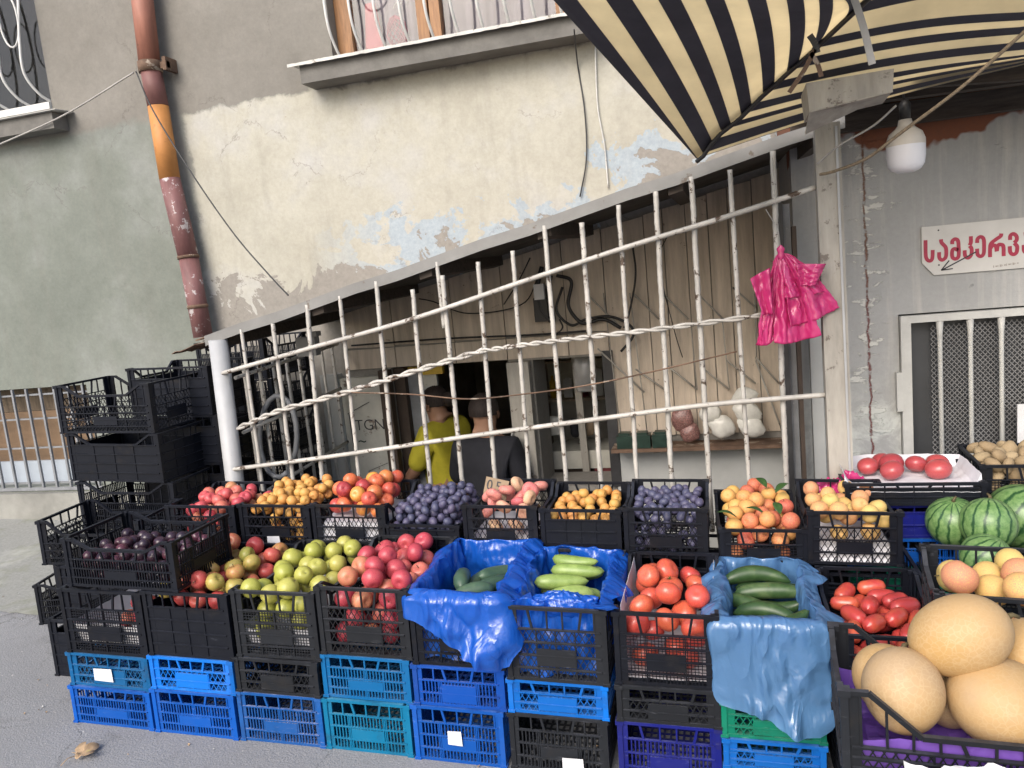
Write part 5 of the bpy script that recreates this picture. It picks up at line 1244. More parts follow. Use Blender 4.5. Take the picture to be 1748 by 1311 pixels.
# ------------------------------------------------------------------ shed interior
def interior():
    def Q(px, py, y): return W(px, py, y)
    # pit floor and its side walls
    b = MB(); b.box((-2.36, 3.30, -.82), (.34, 8.2, -.74)); o = b.build('pit_floor', M['dark_room']); o['kind'] = 'structure'
    b = MB(); b.box((-2.36, 3.30, -.9), (.34, 3.32, .10)); b.box((-2.38, 3.32, -.9), (-2.36, 4.45, .06)); o = b.build('pit_wall', M['dark_room']); o['kind'] = 'structure'
    # room behind the wall
    b = MB(); y0, y1 = YW + .325, 7.6
    b.box((-2.6, y0, -.9), (-2.5, y1, 1.9)); b.box((-.2, y0, -.9), (-.1, y1, 1.9)); b.box((-2.5, y1, -.9), (-.2, y1 + .1, 1.9)); b.box((-2.6, y0, 1.9), (-.1, y1, 2.0))
    o = b.build('room_wall', M['dark_room']); o['kind'] = 'structure'
    # beige boards covering the wall, one by one
    B = thing('board_cladding', 'soot stained beige boards covering the inner wall of the shed', 'wall cladding', (0, YW, 0))
    k = 0; x = -.62
    while x < .36:
        w = .118 + .012 * math.sin(k * 2.3); x1 = min(x + w, .365)
        b = MB(); dy = .012 + .004 * (k % 3); zt = roof_z(x) - .02; b.hexa([(x + .003, -dy, .60), (x1 - .003, -dy, .60), (x1 - .003, -.002, .60), (x + .003, -.002, .60), (x + .003, -dy, zt), (x1 - .003, -dy, zt + .02), (x1 - .003, -.002, zt + .02), (x + .003, -.002, zt)])
        b.build('board', M['board'], B); x = x1; k += 1
    x = -2.33
    for w in (.36, .40, .33, .38, .24):
        x1 = x + w; b = MB(); zt = roof_z(x) - .01
        b.hexa([(x + .003, -.016, 1.245), (x1 - .003, -.016, 1.235), (x1 - .003, -.002, 1.235), (x + .003, -.002, 1.245), (x + .003, -.016, zt), (x1 - .003, -.016, zt + w * .2), (x1 - .003, -.002, zt + w * .2), (x + .003, -.002, zt)]); b.build('board', M['board'], B)
        b = MB(); b.box((x + .003, -.020, 1.105), (x1 - .003, -.003, 1.229)); b.build('board', M['board'], B); x = x1
    # ledge and grey panel under it
    t = thing('wall_ledge', 'narrow shelf ledge with grey panel beneath, behind the right of the grille', 'shelf', (0, YW, 0))
    b = MB(); b.box((-.63, -.20, .545), (.37, -.03, .565)); b.build('shelf_board', M['rust'], t)
    b = MB(); b.box((-.63, -.030, -.3), (.37, -.002, .53)); b.build('panel', M['panel_grey'], t)
    # pale door leaf
    t = thing('door_leaf', 'pale scribbled door leaf standing open left of the doorway', 'door', (-2.2, YW - .06, 0))
    a = Q(548, 640, 4.38); c = Q(652, 640, 4.38); x0, x1 = a.x + 2.2, c.x + 2.2
    b = MB(); b.box((x0, -.03, -.88), (x0 + .13, .03, 1.09)); b.build('stile', M['panel_grey'], t)
    b = MB(); b.box((x0 + .133, -.022, -.88), (x1 - .02, .022, 1.06)); b.build('leaf_panel', M['panel_pale'], t)
    b = MB(); b.box((x1 - .018, -.03, -.88), (x1 + .05, .03, 1.095)); b.build('stile', M['dark_frame'], t)
    text('TGN', .10, 'ink', t, (x0 + .20, -.0235, .72), offset=-.001, name='scribble'); text('~', .10, 'green_bottle', t, (x0 + .21, -.0235, .62), name='scribble')
    b = MB(); b.beam((x0 + .16, -.024, .83), (x0 + .32, -.024, .90), .004, .004); b.beam((x0 + .17, -.024, .83), (x0 + .175, -.024, .58), .004, .004); b.beam((x0 + .26, -.024, .45), (x0 + .40, -.024, .50), .003, .003); b.beam((x0 + .26, -.024, .45), (x0 + .26, -.024, .34), .003, .003); b.build('drawn_line', M['ink'], t)
    # door frame jambs, inner door
    t = thing('inner_door', 'narrow glazed inner door standing ajar beside the woman in yellow', 'door', (-1.95, YW + .04, 0))
    b = MB(); b.box((-.068, -.02, -.88), (.005, .25, 1.09)); b.build('jamb', M['dark_frame'], t)
    b = MB(); b.beam((.055, .05, -.88), (.04, .05, 1.05), .07, .04, (0, 1, 0)); b.build('stile', M['metal_grey'], t)
    b = MB(); b.beam((.15, .10, -.88), (.12, .10, 1.07), .12, .03, (0, 1, 0)); b.build('leaf_panel', M['panel_pale'], t)
    b = MB(); b.box((.085, .078, .55), (.175, .084, .95)); b.build('pane', M['panel_grey'], t)
    b = MB(); b.box((.0, .05, 1.03), (.24, .09, 1.085)); b.build('yellow_rag', M['yellow_pack'], t)
    # white pillar between doorway and serving hatch
    a = Q(868, 640, 4.40); c = Q(905, 640, 4.40)
    t = thing('white_pillar', 'flaking whitish pillar between doorway and serving hatch', 'pillar', ((a.x + c.x) / 2, 4.40, 0)); w = (c.x - a.x) / 2
    b = MB(); b.box((-w, -.03, -.88), (w, .045, 1.09)); b.build('shaft', M['post'], t)
    b = MB(); b.box((-w + .02, -.05, .25), (w - .08, -.031, .30)); b.tube([(-w - .01, -.04, .42), (-w - .03, -.045, .55), (-w + .01, -.05, .7)], .006, 6); b.build('wire_clip', M['wire_pale'], t)
    # hatch with counter, shelves and goods in the room
    t = thing('serving_counter', 'shop counter seen through the hatch with white top and dark red front', 'counter', (-.88, YW + .50, 0))
    b = MB(); b.box((-.28, -.1, .30), (.30, .25, .42)); b.build('counter_top', M['panel_pale'], t)
    b = MB(); b.box((.04, -.09, -.88), (.30, .24, .298)); b.build('red_front', M['red_box'], t)
    b = MB(); b.box((-.28, -.05, -.88), (.038, .24, .298)); b.build('brown_front', M['dark_frame'], t)
    b = MB(); b.box((-.06, -.16, .08), (.0, -.12, .22)); b.box((-.14, -.16, .15), (-.06, -.12, .18)); b.build('stool_back', M['board'], t)
    b = MB(); b.beam((.015, -.13, -.8), (-.02, -.13, 1.06), .045, .03, (0, 1, 0)); b.build('hatch_post', M['post'], t)
    sh = thing('shop_shelf', 'dim shelves with goods at the back of the shop room', 'shelf', (-.9, 6.6, 0))
    for z in (.45, .80, 1.15, 1.5): b = MB(); b.box((-.65, 0, z), (.65, .3, z + .02)); b.build('shelf_board', M['board'], sh)
    b = MB(); b.box((-.66, .31, -.88), (.66, .33, 1.8)); b.build('back_board', M['panel_pale'], sh)
    cols_ = ['yellow_pack', 'white_plastic', 'red_box', 'sticker', 'card', 'green_bottle', 'steel_blue']
    for z in (.47, .82, 1.17):
        for i in range(9):
            x = -.58 + .14 * i; hh = .12 + .12 * rng.random(); r = .03 + .02 * rng.random(); b = MB()
            if i % 2: b.box((-r, -r * .6, 0), (r, r * .6, hh)); b.box((-r * .5, -r * .3, hh), (r * .5, r * .3, hh + .012))
            else: b.lathe([(0.001, 0), (r, .0), (r, hh * .7), (r * .4, hh * .86), (r * .4, hh), (.001, hh)], 10)
            o = b.build('packet' if i % 2 else 'bottle', M[rng.choice(cols_)]); o.location = (-.9 + x, 6.72, z); tag(o, 'small %s on the dim shelf at the back of the shop' % ('packet' if i % 2 else 'bottle'), 'packet' if i % 2 else 'bottle', 'packets on the back shelves' if i % 2 else 'bottles on the back shelves')
    def packet(px, py, y, w, h, mat, label, name='packet', cat='packet'):
        c = Q(px, py, y); b = MB()
        b.grid(lambda u, v: (w * (u - .5) * (1 - .2 * abs(2 * v - 1) ** 3), -.03 * math.sin(math.pi * u) * math.sin(math.pi * v) + .004 * fbm((u * 5, v * 5, px), 1.5), h * v), 12, 12); o = b.build(name, M[mat]); solidify(o, .02); o.location = c; return tag(o, label, cat)
    packet(915, 740, 4.92, .10, .09, 'yellow_pack', 'yellow packet on the white counter top')
    packet(947, 742, 4.88, .09, .12, 'sugar', 'white bag on the counter right of the yellow packet')
    packet(1003, 742, 4.90, .09, .11, 'card', 'tan bag on the counter by the hatch edge')
    packet(983, 745, 4.95, .05, .12, 'navy_cloth', 'dark bottle shaped packet on the counter')
    packet(1000, 668, 4.60, .12, .22, 'film_clear', 'clear film bag hanging in the hatch opening', 'clear_bag', 'plastic bag')
    # dark frame edge right of hatch, dark sacks
    b = MB(); b.box((-.665, YW - .035, .30), (-.605, YW - .004, 1.12)); o = b.build('hatch_frame', M['metal_dark']); tag(o, 'black frame strip at the right side of the serving hatch', 'frame')
    # bags on the ledge
    def pillow(px, py, w, h, mat, label, grp, rot=0, y=4.30):
        c = Q(px, py, y); b = MB()
        def fn(u, v):
            a = 2 * math.pi * u; t_ = v; r = (math.sin(math.pi * min(1, t_ * .93 + .05)) ** .8)
            return (w / 2 * r * math.cos(a) * (1 + .12 * fbm((math.cos(a), math.sin(a), v * 2 + px), 2)), w / 3.6 * r * math.sin(a), -h / 2 + h * t_ + .01 * fbm((math.cos(a) * 2, v * 3, px), 1.4))
        b.grid(fn, 22, 16, True)
        o = b.build('grain_bag', M[mat]); o.location = c; o.rotation_euler = (R(6), R(rot), 0); return tag(o, label, 'bag', grp)
    pillow(1165, 715, .13, .15, 'beans', 'upper bag of pink beans on the ledge behind the grille', 'bags of dry goods on the ledge', 25)
    pillow(1178, 738, .12, .11, 'beans', 'lower bag of pink beans on the ledge behind the grille', 'bags of dry goods on the ledge', -60)
    pillow(1212, 705, .12, .14, 'sugar', 'white bag standing on top of the middle pair on the ledge', 'bags of dry goods on the ledge', -30)
    pillow(1232, 728, .13, .15, 'sugar', 'white bag lying under the middle one on the ledge', 'bags of dry goods on the ledge', -65)
    pillow(1272, 678, .12, .14, 'sugar', 'topmost white bag of the right hand pile on the ledge', 'bags of dry goods on the ledge', 70)
    pillow(1275, 703, .12, .16, 'sugar', 'middle white bag of the right hand pile on the ledge', 'bags of dry goods on the ledge', -68)
    pillow(1282, 728, .12, .16, 'sugar', 'lowest white bag of the right hand pile on the ledge', 'bags of dry goods on the ledge', -62)
    b = MB(); c = Q(1095, 738, 4.30)
    for i in range(3): b.box((c.x - .14 + .10 * i, c.y - .04, .567), (c.x - .05 + .10 * i, c.y + .05, .64)); b.box((c.x - .125 + .10 * i, c.y - .03, .64), (c.x - .065 + .10 * i, c.y + .03, .655))
    o = b.build('jar_pack', M['green_bottle']); tag(o, 'dark green pack of jars on the ledge left of the bean bags', 'jars')
    # slanting shelf brackets on the boards
    br = thing('wire_rack', 'thin pale zigzag wire rack fixed on the beige boards', 'rack', (0, 4.38, 0))
    for i, (x0, y0, x1, y1) in enumerate(((1000, 500, 1060, 560), (1080, 500, 1125, 545), (1130, 500, 1175, 545), (1190, 500, 1235, 545), (1250, 490, 1290, 525), (1020, 595, 1100, 670), (1085, 630, 1135, 665), (1140, 625, 1190, 665), (1195, 625, 1245, 665), (1240, 615, 1290, 655), (1290, 610, 1330, 655), (1290, 615, 1335, 735))):
        a = Q(x0, y0, 4.38); c = Q(x1, y1, 4.38); b = MB(); b.tube([(a.x, 0, a.z), (c.x, 0, c.z)], .0055, 6); b.build('strut', M['post'], br)
    for x0, y0, x1, y1 in ((1030, 500, 1060, 740), (1075, 500, 1105, 740), (1180, 560, 1190, 665), (1233, 545, 1245, 665), (1288, 500, 1292, 615)):
        a = Q(x0, y0, 4.38); c = Q(x1, y1, 4.38); b = MB(); b.tube([(a.x, 0, a.z), (c.x, 0, c.z)], .004, 6); b.build('strut', M['post'], br)
    # tangle of cables and a meter
    t = thing('cable_tangle', 'tangle of black cables with small white box on the inner wall', 'cables', (0, 4.40, 0))
    def cab(pts, r, y=4.37): 
        b = MB(); b.tube([(q.x, q.y - 4.40, q.z) for q in arc([Q(px, py, y) for px, py in pts], 8)], r, 6); b.build('cable', M['cable'], t)
    cab([(925, 455), (918, 490), (925, 530), (945, 548), (935, 500), (940, 470)], .014); cab([(950, 470), (975, 480), (970, 520), (985, 545), (1000, 552), (1030, 545), (1060, 560)], .011)
    cab([(960, 490), (950, 530), (975, 555), (1000, 545), (1040, 540), (1075, 555), (1080, 575), (1060, 600)], .008); cab([(1080, 420), (1085, 470), (1075, 530), (1065, 560)], .006)
    cab([(920, 470), (890, 520), (800, 535), (740, 515), (715, 510)], .004); cab([(905, 440), (885, 480), (860, 520)], .004); cab([(1140, 400), (1125, 450), (1150, 560), (1165, 610)], .003)
    cab([(600, 590), (760, 578), (900, 572), (1000, 565)], .006); cab([(955, 545), (960, 560), (945, 575)], .005)
    c = Q(921, 498, 4.36); b = MB(); b.box((c.x - .03, -.06, c.z - .045), (c.x + .03, -.02, c.z + .045)); b.build('white_box', M['white_plastic'], t)
    c = Q(925, 520, 4.36); b = MB(); b.box((c.x - .05, -.04, c.z - .10), (c.x + .03, -.01, c.z + .04)); b.build('dark_box', M['cable'], t)
interior()

# ------------------------------------------------------------------ right hand wall, gate, sign, canopy roof
YR = 3.80
def right_wall():
    m, t, p = nt_new('grey_blue_stucco'); oc = objco(t); sp = t.new('ShaderNodeSeparateXYZ'); t.link(oc, sp.inputs[0]); X, Z = sp.outputs[0], sp.outputs[2]
    mp = t.new('ShaderNodeMapping'); mp.inputs['Scale'].default_value = (10, 10, .7); t.link(oc, mp.inputs[0])
    stv = noise_tex(t, mp.outputs[0], 1.6, 6, .65); nb = noise_tex(t, oc, 2.2, 4); nf = noise_tex(t, oc, 50, 4, .7); nm = noise_tex(t, oc, 9, 7, .7, .5)
    c = ramp(t, nb.outputs[0], [(0.3, (0.335, 0.338, 0.330)), (0.7, (0.41, 0.412, 0.405))]).outputs[0]
    c = mixc(t, ramp(t, stv.outputs[0], [(0.52, (0,) * 3), (0.72, (0.65,) * 3)]).outputs[0], c, (0.54, 0.52, 0.48))
    def stp(v, e, s): return mth(t, 'DIVIDE', mth(t, 'SUBTRACT', v, e - s), 2 * s, clamp=True)
    # cracked joint with whitish flakes and a reddish drip line
    dx = mth(t, 'ABSOLUTE', mth(t, 'SUBTRACT', mth(t, 'ADD', X, mth(t, 'MULTIPLY', mth(t, 'SUBTRACT', nm.outputs[0], .5), .05)), .665))
    joint = mth(t, 'SUBTRACT', 1.0, stp(dx, .004, .003)); 
    near = mth(t, 'SUBTRACT', 1.0, stp(dx, .09, .08))
    mp2 = t.new('ShaderNodeMapping'); mp2.inputs['Scale'].default_value = (5, 5, 22); t.link(oc, mp2.inputs[0]); nh = noise_tex(t, mp2.outputs[0], 1.2, 6, .7)
    flakes = stp(mth(t, 'ADD', mth(t, 'MULTIPLY', near, .12), mth(t, 'MULTIPLY', mth(t, 'ADD', nm.outputs[0], nh.outputs[0]), .5)), .645, .01)
    c = mixc(t, mth(t, 'MULTIPLY', flakes, mth(t, 'SUBTRACT', 1.0, stp(X, .95, .15))), c, (0.60, 0.60, 0.56))
    lowm = mth(t, 'SUBTRACT', 1.0, stp(mth(t, 'ADD', Z, mth(t, 'MULTIPLY', nm.outputs[0], .5)), 1.18, .12))
    c = mixc(t, mth(t, 'MULTIPLY', lowm, ramp(t, nm.outputs[0], [(0.42, (0,) * 3), (0.58, (1,) * 3)]).outputs[0]), c, (0.54, 0.56, 0.53))
    jc = mixc(t, stp(Z, 1.45, .2), (0.17, 0.055, 0.05), (0.20, 0.105, 0.065))
    c = mixc(t, mth(t, 'MULTIPLY', joint, ramp(t, nh.outputs[0], [(0.40, (0,) * 3), (0.46, (1,) * 3)]).outputs[0]), c, jc)
    # broken top edge showing brick
    topj = stp(mth(t, 'ADD', Z, mth(t, 'MULTIPLY', mth(t, 'SUBTRACT', nb.outputs[0], .5), .7)), 2.055, .01)
    c = mixc(t, topj, c, mixc(t, nf.outputs[0], (0.28, 0.09, 0.04), (0.12, 0.06, 0.04)))
    t.link(mixc(t, 1.0, c, mixc(t, nf.outputs[0], (0.85,) * 3, (1.1,) * 3), 'MULTIPLY'), p.inputs['Base Color']); p.inputs['Roughness'].default_value = .88
    bump(t, mth(t, 'ADD', mth(t, 'MULTIPLY', nf.outputs[0], .4), mth(t, 'SUBTRACT', mth(t, 'MULTIPLY', flakes, .6), joint)), .7, .006)
    b = MB(); wall_cells(b, .36, 4.2, -.3, 2.5, [(.792, 2.3, -.2, 1.262)], YR, .2)
    b.add([(.36, YR, -.3), (.36, 4.449, -.3), (.36, 4.449, 2.5), (.36, YR, 2.5)], [(3, 2, 1, 0)])
    o = b.build('shop_wall', m); tag(o, 'bluish grey streaked wall of the shop on the right', 'wall', kind='structure')
    # corner strips next to the grille
    s = thing('door_jamb', 'dark and grey vertical frame strips at the corner of the shop wall', 'door frame', (.30, 3.6, 0))
    for x, w, mt, y, zt in ((.265, .035, 'metal_dark', 0, 1.82), (.302, .03, 'metal_grey', .03, 1.80), (.335, .018, 'dark_frame', .0, 1.70), (.40, .05, 'panel_grey', .10, 1.32)):
        b = MB(); b.box((x - .30, y, -.1), (x + w - .30, y + .05, zt)); b.build('strip', M[mt], s)
    # gate
    g = thing('barred_gate', 'white barred metal gate with expanded mesh behind on the right wall', 'gate', (.792, YR, 0))
    q = lambda px, py: W(px, py, YR)
    b = MB(); b.box((.003, -.03, -.1), (.045, .01, 1.255)); b.box((.045, -.03, 1.222), (1.45, .01, 1.255)); b.build('gate_frame', M['gate'], g)
    b = MB(); b.box((.046, -.034, .480), (1.45, -.010, .515)); b.build('cross_bar', M['gate'], g)
    for i in range(11):
        x = .165 + i * .122; b = MB(); b.tube([(x, -.014, 1.222), (x, -.014, 1.16), (x, -.014, 1.12), (x + .002, -.014, .0)], [.016, .012, .0105, .0105], 8); b.build('bar', M['gate'], g)
    b = MB(); b.box((-.02, -.036, .82), (.006, -.005, 1.0)); b.build('hinge', M['gate'], g)
    b = MB(); st = .021; hh = 1.2; sl = 1.15; k = -int(hh / sl / st) - 1; x0, x1 = .14, 1.40
    while x0 + k * st < x1:
        for sg in (1, -1):
            a0 = x0 + k * st; a1 = a0 + hh / sl; v0, v1 = .0, hh
            if a0 < x0: v0 += (x0 - a0) * sl; a0 = x0
            if a1 > x1: v1 -= (a1 - x1) * sl; a1 = x1
            if a1 > a0 and v1 > v0:
                if sg < 0: a0, a1 = x0 + x1 - a0, x0 + x1 - a1
                b.beam((a0, .035 + .002 * sg, v0), (a1, .035 + .002 * sg, v1), .0035, .002, (0, 1, 0))
        k += 1
    o = b.build('expanded_mesh', M['mesh_wire'], g); o['kind'] = 'stuff'
    b = MB(); b.box((.046, .06, -.1), (1.45, .065, 1.25)); b.build('dark_backing', M['dark_glass'], g)
    b = MB(); b.box((.55, .05, .50), (.90, .058, 1.22)); b.build('pane', paint('greyish_pane', (0.12, 0.135, 0.15), .3, .1, bmp=0), g)
    a = W(1736, 690, 3.74); b = MB(); b.box((a.x, 3.735, a.z - .265), (a.x + .3, 3.742, a.z)); o = b.build('white_notice', M['white_plastic']); tag(o, 'blank white notice hung on the gate bars at the right edge', 'notice')
    # sign
    A = W(1573, 388, YR - .012); T = W(1748, 371, YR - .012)
    ang = math.atan2(T.z - A.z, T.x - A.x)
    s = thing('shop_sign', 'white sign with cut corner, red Georgian lettering and black arrow', 'sign', A); s.rotation_euler = (0, -ang, 0)
    Lw, Hh = .80, .215
    pts = [(0, 0), (Lw, 0), (Lw, -Hh), (.048, -Hh), (0, -.158)]
    b = MB(); b.add([(x, 0, z) for x, z in pts] + [(x, .008, z) for x, z in pts], [(4, 3, 2, 1, 0), (5, 6, 7, 8, 9)] + [(i, (i + 1) % 5, 5 + (i + 1) % 5, 5 + i) for i in range(5)]); b.build('sign_board', M['sign'], s)
    # lettering painted stroke by stroke (coordinates on an enlarged view of the board)
    glyphs = {'san': [[(185,465),(188,690),(205,765),(250,795),(290,760),(300,620)]],
     'an': [[(430,450),(440,505),(500,570),(515,640),(505,735),(450,780),(405,745),(400,655)]],
     'man': [[(608,530),(615,475),(655,448),(700,475),(712,600),(713,690),(700,740),(657,763),(615,740),(605,680),(615,620),(650,602),(702,625)]],
     'kan': [[(905,402),(905,500),(885,545)], [(885,555),(915,600),(912,690),(865,745),(815,715),(805,625)]],
     'en': [[(1003,510),(1012,445),(1060,412),(1108,450),(1115,590),(1105,685),(1060,722),(1012,690),(1003,600)]],
     'rae': [[(1388,358),(1378,400),(1300,455),(1225,520),(1210,600),(1210,735)], [(1213,600),(1250,548),(1300,560),(1315,645)], [(1315,640),(1335,548),(1380,535),(1420,565),(1425,718)]],
     'vin': [[(1527,462),(1535,390),(1585,365),(1630,405),(1630,465),(1592,505)], [(1592,512),(1635,555),(1640,610),(1625,665),(1580,690),(1532,660),(1522,560)]]}
    glyphs['second_an'] = [[(x + 1345, y - 115) for x, y in glyphs['an'][0]]]
    glyphs['las'] = [[(2010, 290), (2060, 270), (2100, 300), (2110, 420), (2140, 470)], [(2110, 300), (2160, 270), (2200, 300), (2205, 560)]]
    ca, sa = math.cos(ang), math.sin(ang)
    def sp2(x, y):
        w = W(1560 + x * .1075, 360 + y * .1075, YR - .013) - A; return (w.x * ca + w.z * sa, -w.x * sa + w.z * ca)
    for gi, (nm_, strokes) in enumerate(glyphs.items()):
        b = MB()
        for si, st in enumerate(strokes):
            pts = arc([Vector((*sp2(x, y), 0)) for x, y in st], 6); vs = []; hw = .0078
            for i, p in enumerate(pts):
                d = (pts[min(i + 1, len(pts) - 1)] - pts[max(i - 1, 0)]).normalized(); nn = Vector((-d.y, d.x, 0)) * hw
                vs += [p + nn, p - nn]
            yv = -.0012 - .0004 * si
            o_ = len(b.v); n2 = len(vs)
            b.add([(v.x, yv, v.y) for v in vs], [(i, i + 1, i + 3, i + 2) for i in range(0, n2 - 2, 2)])
        b.build('letter', M['sign_red'], s)
    b = MB()
    for i in range(12):
        x, y = sp2(1262 + i * 34, 885 - i * 5); h_ = .006 if i % 3 else .010; b.box((x, -.0012, y - h_ / 2), (x + .003 + .004 * (i % 2), -.0002, y + h_ / 2))
    b.build('faded_print', M['faint_ink'], s)
    b = MB(); yy = -.001
    def ln(x0, z0, x1, z1, w=.005): b.beam((x0, yy, z0), (x1, yy, z1), w, .002, (0, 1, 0))
    ln(.215, -.128, .078, -.196, .0055); ln(.076, -.196, .108, -.156); ln(.076, -.196, .122, -.193); b.build('arrow', M['ink'], s)
    b = MB()
    for x, z in ((.067, -.020), (.067, -.172)): b.tube([(x, -.003, z), (x, .001, z)], .0035, 10)
    b.build('screw', M['metal_dark'], s)
right_wall()

def canopy_roof():
    t = thing('porch_roof', 'dark sooty porch roof with rafters over the right hand shop wall', 'roof', (.34, 2.9, 2.0))
    def H(pts, y0, y1, dz, name, mat):
        (xa, za), (xb, zb) = pts; b = MB(); b.hexa([(xa, y0, za), (xb, y0, zb), (xb, y1, zb + dz), (xa, y1, za + dz), (xa, y0, za + .03), (xb, y0, zb + .03), (xb, y1, zb + dz + .03), (xa, y1, za + dz + .03)]); b.build(name, M[mat], t)
    H([(.0, .235), (2.6, .235)], .18, 1.5, .02, 'ceiling_sheet', 'roof_under')
    for i in range(9):
        b = MB(); x = .08 + .30 * i; b.box((x, .22, .185), (x + .05, .90, .232)); b.build('rafter', M['dark_wood'], t)
    b = MB(); b.beam((.05, .55, .175), (2.6, .60, .150), .06, .05, (0, 0, 1)); b.build('purlin', M['dark_wood'], t)
    b = MB(); b.beam((.02, .83, .130), (2.6, .83, .125), .06, .09, (0, 0, 1)); b.build('purlin', M['dark_wood'], t)
    b = MB(); b.box((.36, .13, .170), (2.6, .178, .262)); b.build('front_board', M['roof_under'], t)
    b = MB(); b.beam((.35, .30, .165), (2.4, .42, .03), .035, .045, (0, 0, 1)); b.build('brace', M['dark_wood'], t)
    # boxed cement beam end
    b = MB(); a = W(1376, 142, 2.78); c = W(1526, 117, 2.78); d = W(1382, 190, 2.78); e = W(1524, 155, 2.78); o_ = Vector((.34, 2.9, 2.0))
    P = [a - o_, c - o_, e - o_, d - o_]; Q_ = [p + Vector((.0, .16, -.01)) for p in P]
    b.add([tuple(p) for p in P + Q_], [(3, 2, 1, 0), (4, 5, 6, 7), (0, 1, 5, 4), (1, 2, 6, 5), (2, 3, 7, 6), (3, 0, 4, 7)]); b.build('beam_end', M['post'], t)
    b = MB(); d2 = [p + Vector((0, 0, -.001)) for p in (P[3], P[2])]; f = [d2[0] + Vector((-.005, .10, -.055)), d2[1] + Vector((-.05, .10, -.01))]
    b.add([tuple(d2[0]), tuple(d2[1]), tuple(f[1]), tuple(f[0])], [(0, 1, 2, 3)]); o = b.build('beam_soffit', M['post'], t); solidify(o, .006)
canopy_roof()

def canopy():
    t = thing('striped_canopy', 'sagging black and cream striped fabric canopy over the stall', 'canopy', (0, 2.95, 1.97))
    O = Vector((0, 2.95, 1.97))
    rib = [(240, 730), (243, 727), (270, 705), (310, 645), (352, 600), (397, 565), (445, 525), (492, 478), (545, 425), (598, 378), (655, 325), (712, 275), (770, 225), (815, 180), (925, 75), (990, 15), (1055, -50), (1120, -115), (1185, -180)]
    topx = [945, 986, 1035, 1080, 1124, 1163, 1204, 1237, 1276, 1308, 1343, 1372, 1398, 1422, 1443, 1462, 1478, 1492, 1505]
    n = len(rib)
    def Yr(i): return 3.12 - .50 * min(1, (rib[i][0] - 240) / (990 - 240)) - .3 * max(0, (rib[i][0] - 990) / 200)
    yright = [300, 298, 292, 285, 278, 270, 262, 252, 228, 192, 155, 122, 92, 55, -50, -110, -175, -240, -305]
    R3 = [W(1100 + .3707 * rib[i][0], .3707 * rib[i][1], Yr(i)) - O for i in range(n)]
    def left_line(i, u):
        x0, y0 = 1100 + .3707 * rib[i][0], .3707 * rib[i][1]; x1, y1 = topx[i], 0.0
        if y0 < 20: x1 = x0 - 22; y1 = y0 - 60
        bow = 6 * min(1, i / 3) if y0 > 20 else 0
        y = y0 + (y1 - y0) * u; x = x0 + (x1 - x0) * u + bow * 4 * u * (1 - u) * (1 if u < 1 else .6)
        Yd = Yr(i) + (2.32 - .018 * i - Yr(i)) * u
        return W(x, y, Yd) - O
    def right_line(i, u):
        x0, y0 = 1100 + .3707 * rib[i][0], .3707 * rib[i][1]; L = 1748 - x0
        x = x0 + L * u; yr = .3707 * yright[i]; y = y0 + (yr - y0) * u - 10 * math.sin(math.pi * min(1, u))
        return W(x, y, Yr(i) + .04 * u) - O
    def panel_(fn, um, name, flip):
        b = MB(); sub = 3; N = 26
        for i in range(n - 1):
            def g(u, v):
                a = fn(i, u * um); c = fn(i + 1, u * um); return a.lerp(c, v)
            b.grid(g, N, sub, mi=(0 if i % 2 == 0 else 1))
        me = b.mesh(name, [M['awn_dark'], M['awn_cream']])
        bm = bmesh.new(); bm.from_mesh(me); bmesh.ops.remove_doubles(bm, verts=bm.verts, dist=.0004); bm.to_mesh(me); bm.free()
        o = obj(name, me, t); solidify(o, .0016)
    panel_(left_line, 1.6, 'left_panel', False); panel_(right_line, 1.5, 'right_panel', True)
    b = MB(); b.tube([p + Vector((0, 0, -.012)) for p in R3], .0085, 8); b.build('rib', M['metal_dark'], t)
    # loose ties at the rib
    def tie(p, q, mat, w=.012):
        b = MB(); pts = arc([W(*p, 2.3) - O, W((p[0] + q[0]) / 2 + 3, (p[1] + q[1]) / 2, 2.3) - O, W(*q, 2.3) - O], 4); 
        for a, c in zip(pts, pts[1:]): b.beam(a, c, w, .002, (0, 1, 0))
        b.build('tie', M[mat], t)
    tie((1391, 84), (1347, 158), 'rust'); tie((1384, 90), (1402, 131), 'rust'); tie((1452, -20), (1489, 110), 'wire_pale', .018); tie((1382, 60), (1395, 90), 'metal_dark', .016)
canopy()

# bulb on its cable
def bulb():
    c = W(1546, 250, 3.2)
    t = thing('light_bulb', 'large unlit white bulb hanging under the porch roof', 'light bulb', c)
    s = .158 / .165
    b = MB(); b.lathe([(.001, -.095), (.030, -.094), (.050, -.085), (.062, -.066), (.066, -.035), (.066, .002)], 28); b.build('diffuser', M['bulb_glass'], t)
    b = MB(); b.lathe([(.0665, .002), (.066, .022), (.056, .048), (.034, .066), (.026, .076), (.022, .096), (.001, .098)], 28); b.build('housing', M['bulb_neck'], t)
    b = MB(); b.lathe([(.001, .097), (.019, .097), (.021, .150), (.012, .165), (.001, .167)], 14); b.tube([(0, 0, .16), (-.01, 0, .22), (-.02, -.02, .30)], .004, 6); b.build('socket', M['cable'], t)
bulb()
def wire(name, pts, r, mat, label, cat='cable', n=10):
    b = MB(); b.tube(arc([W(px, py, y) for px, py, y in pts], n), r, 6); o = b.build(name, M[mat]); return tag(o, label, cat)
wire('rope', [(1800, 10, 2.55), (1748, 55, 2.65), (1640, 150, 2.75), (1540, 225, 2.85), (1480, 270, 2.95), (1425, 292, 3.05), (1400, 298, 3.10)], .0055, 'rope', 'tan rope running diagonally past the bulb to the post', 'rope')
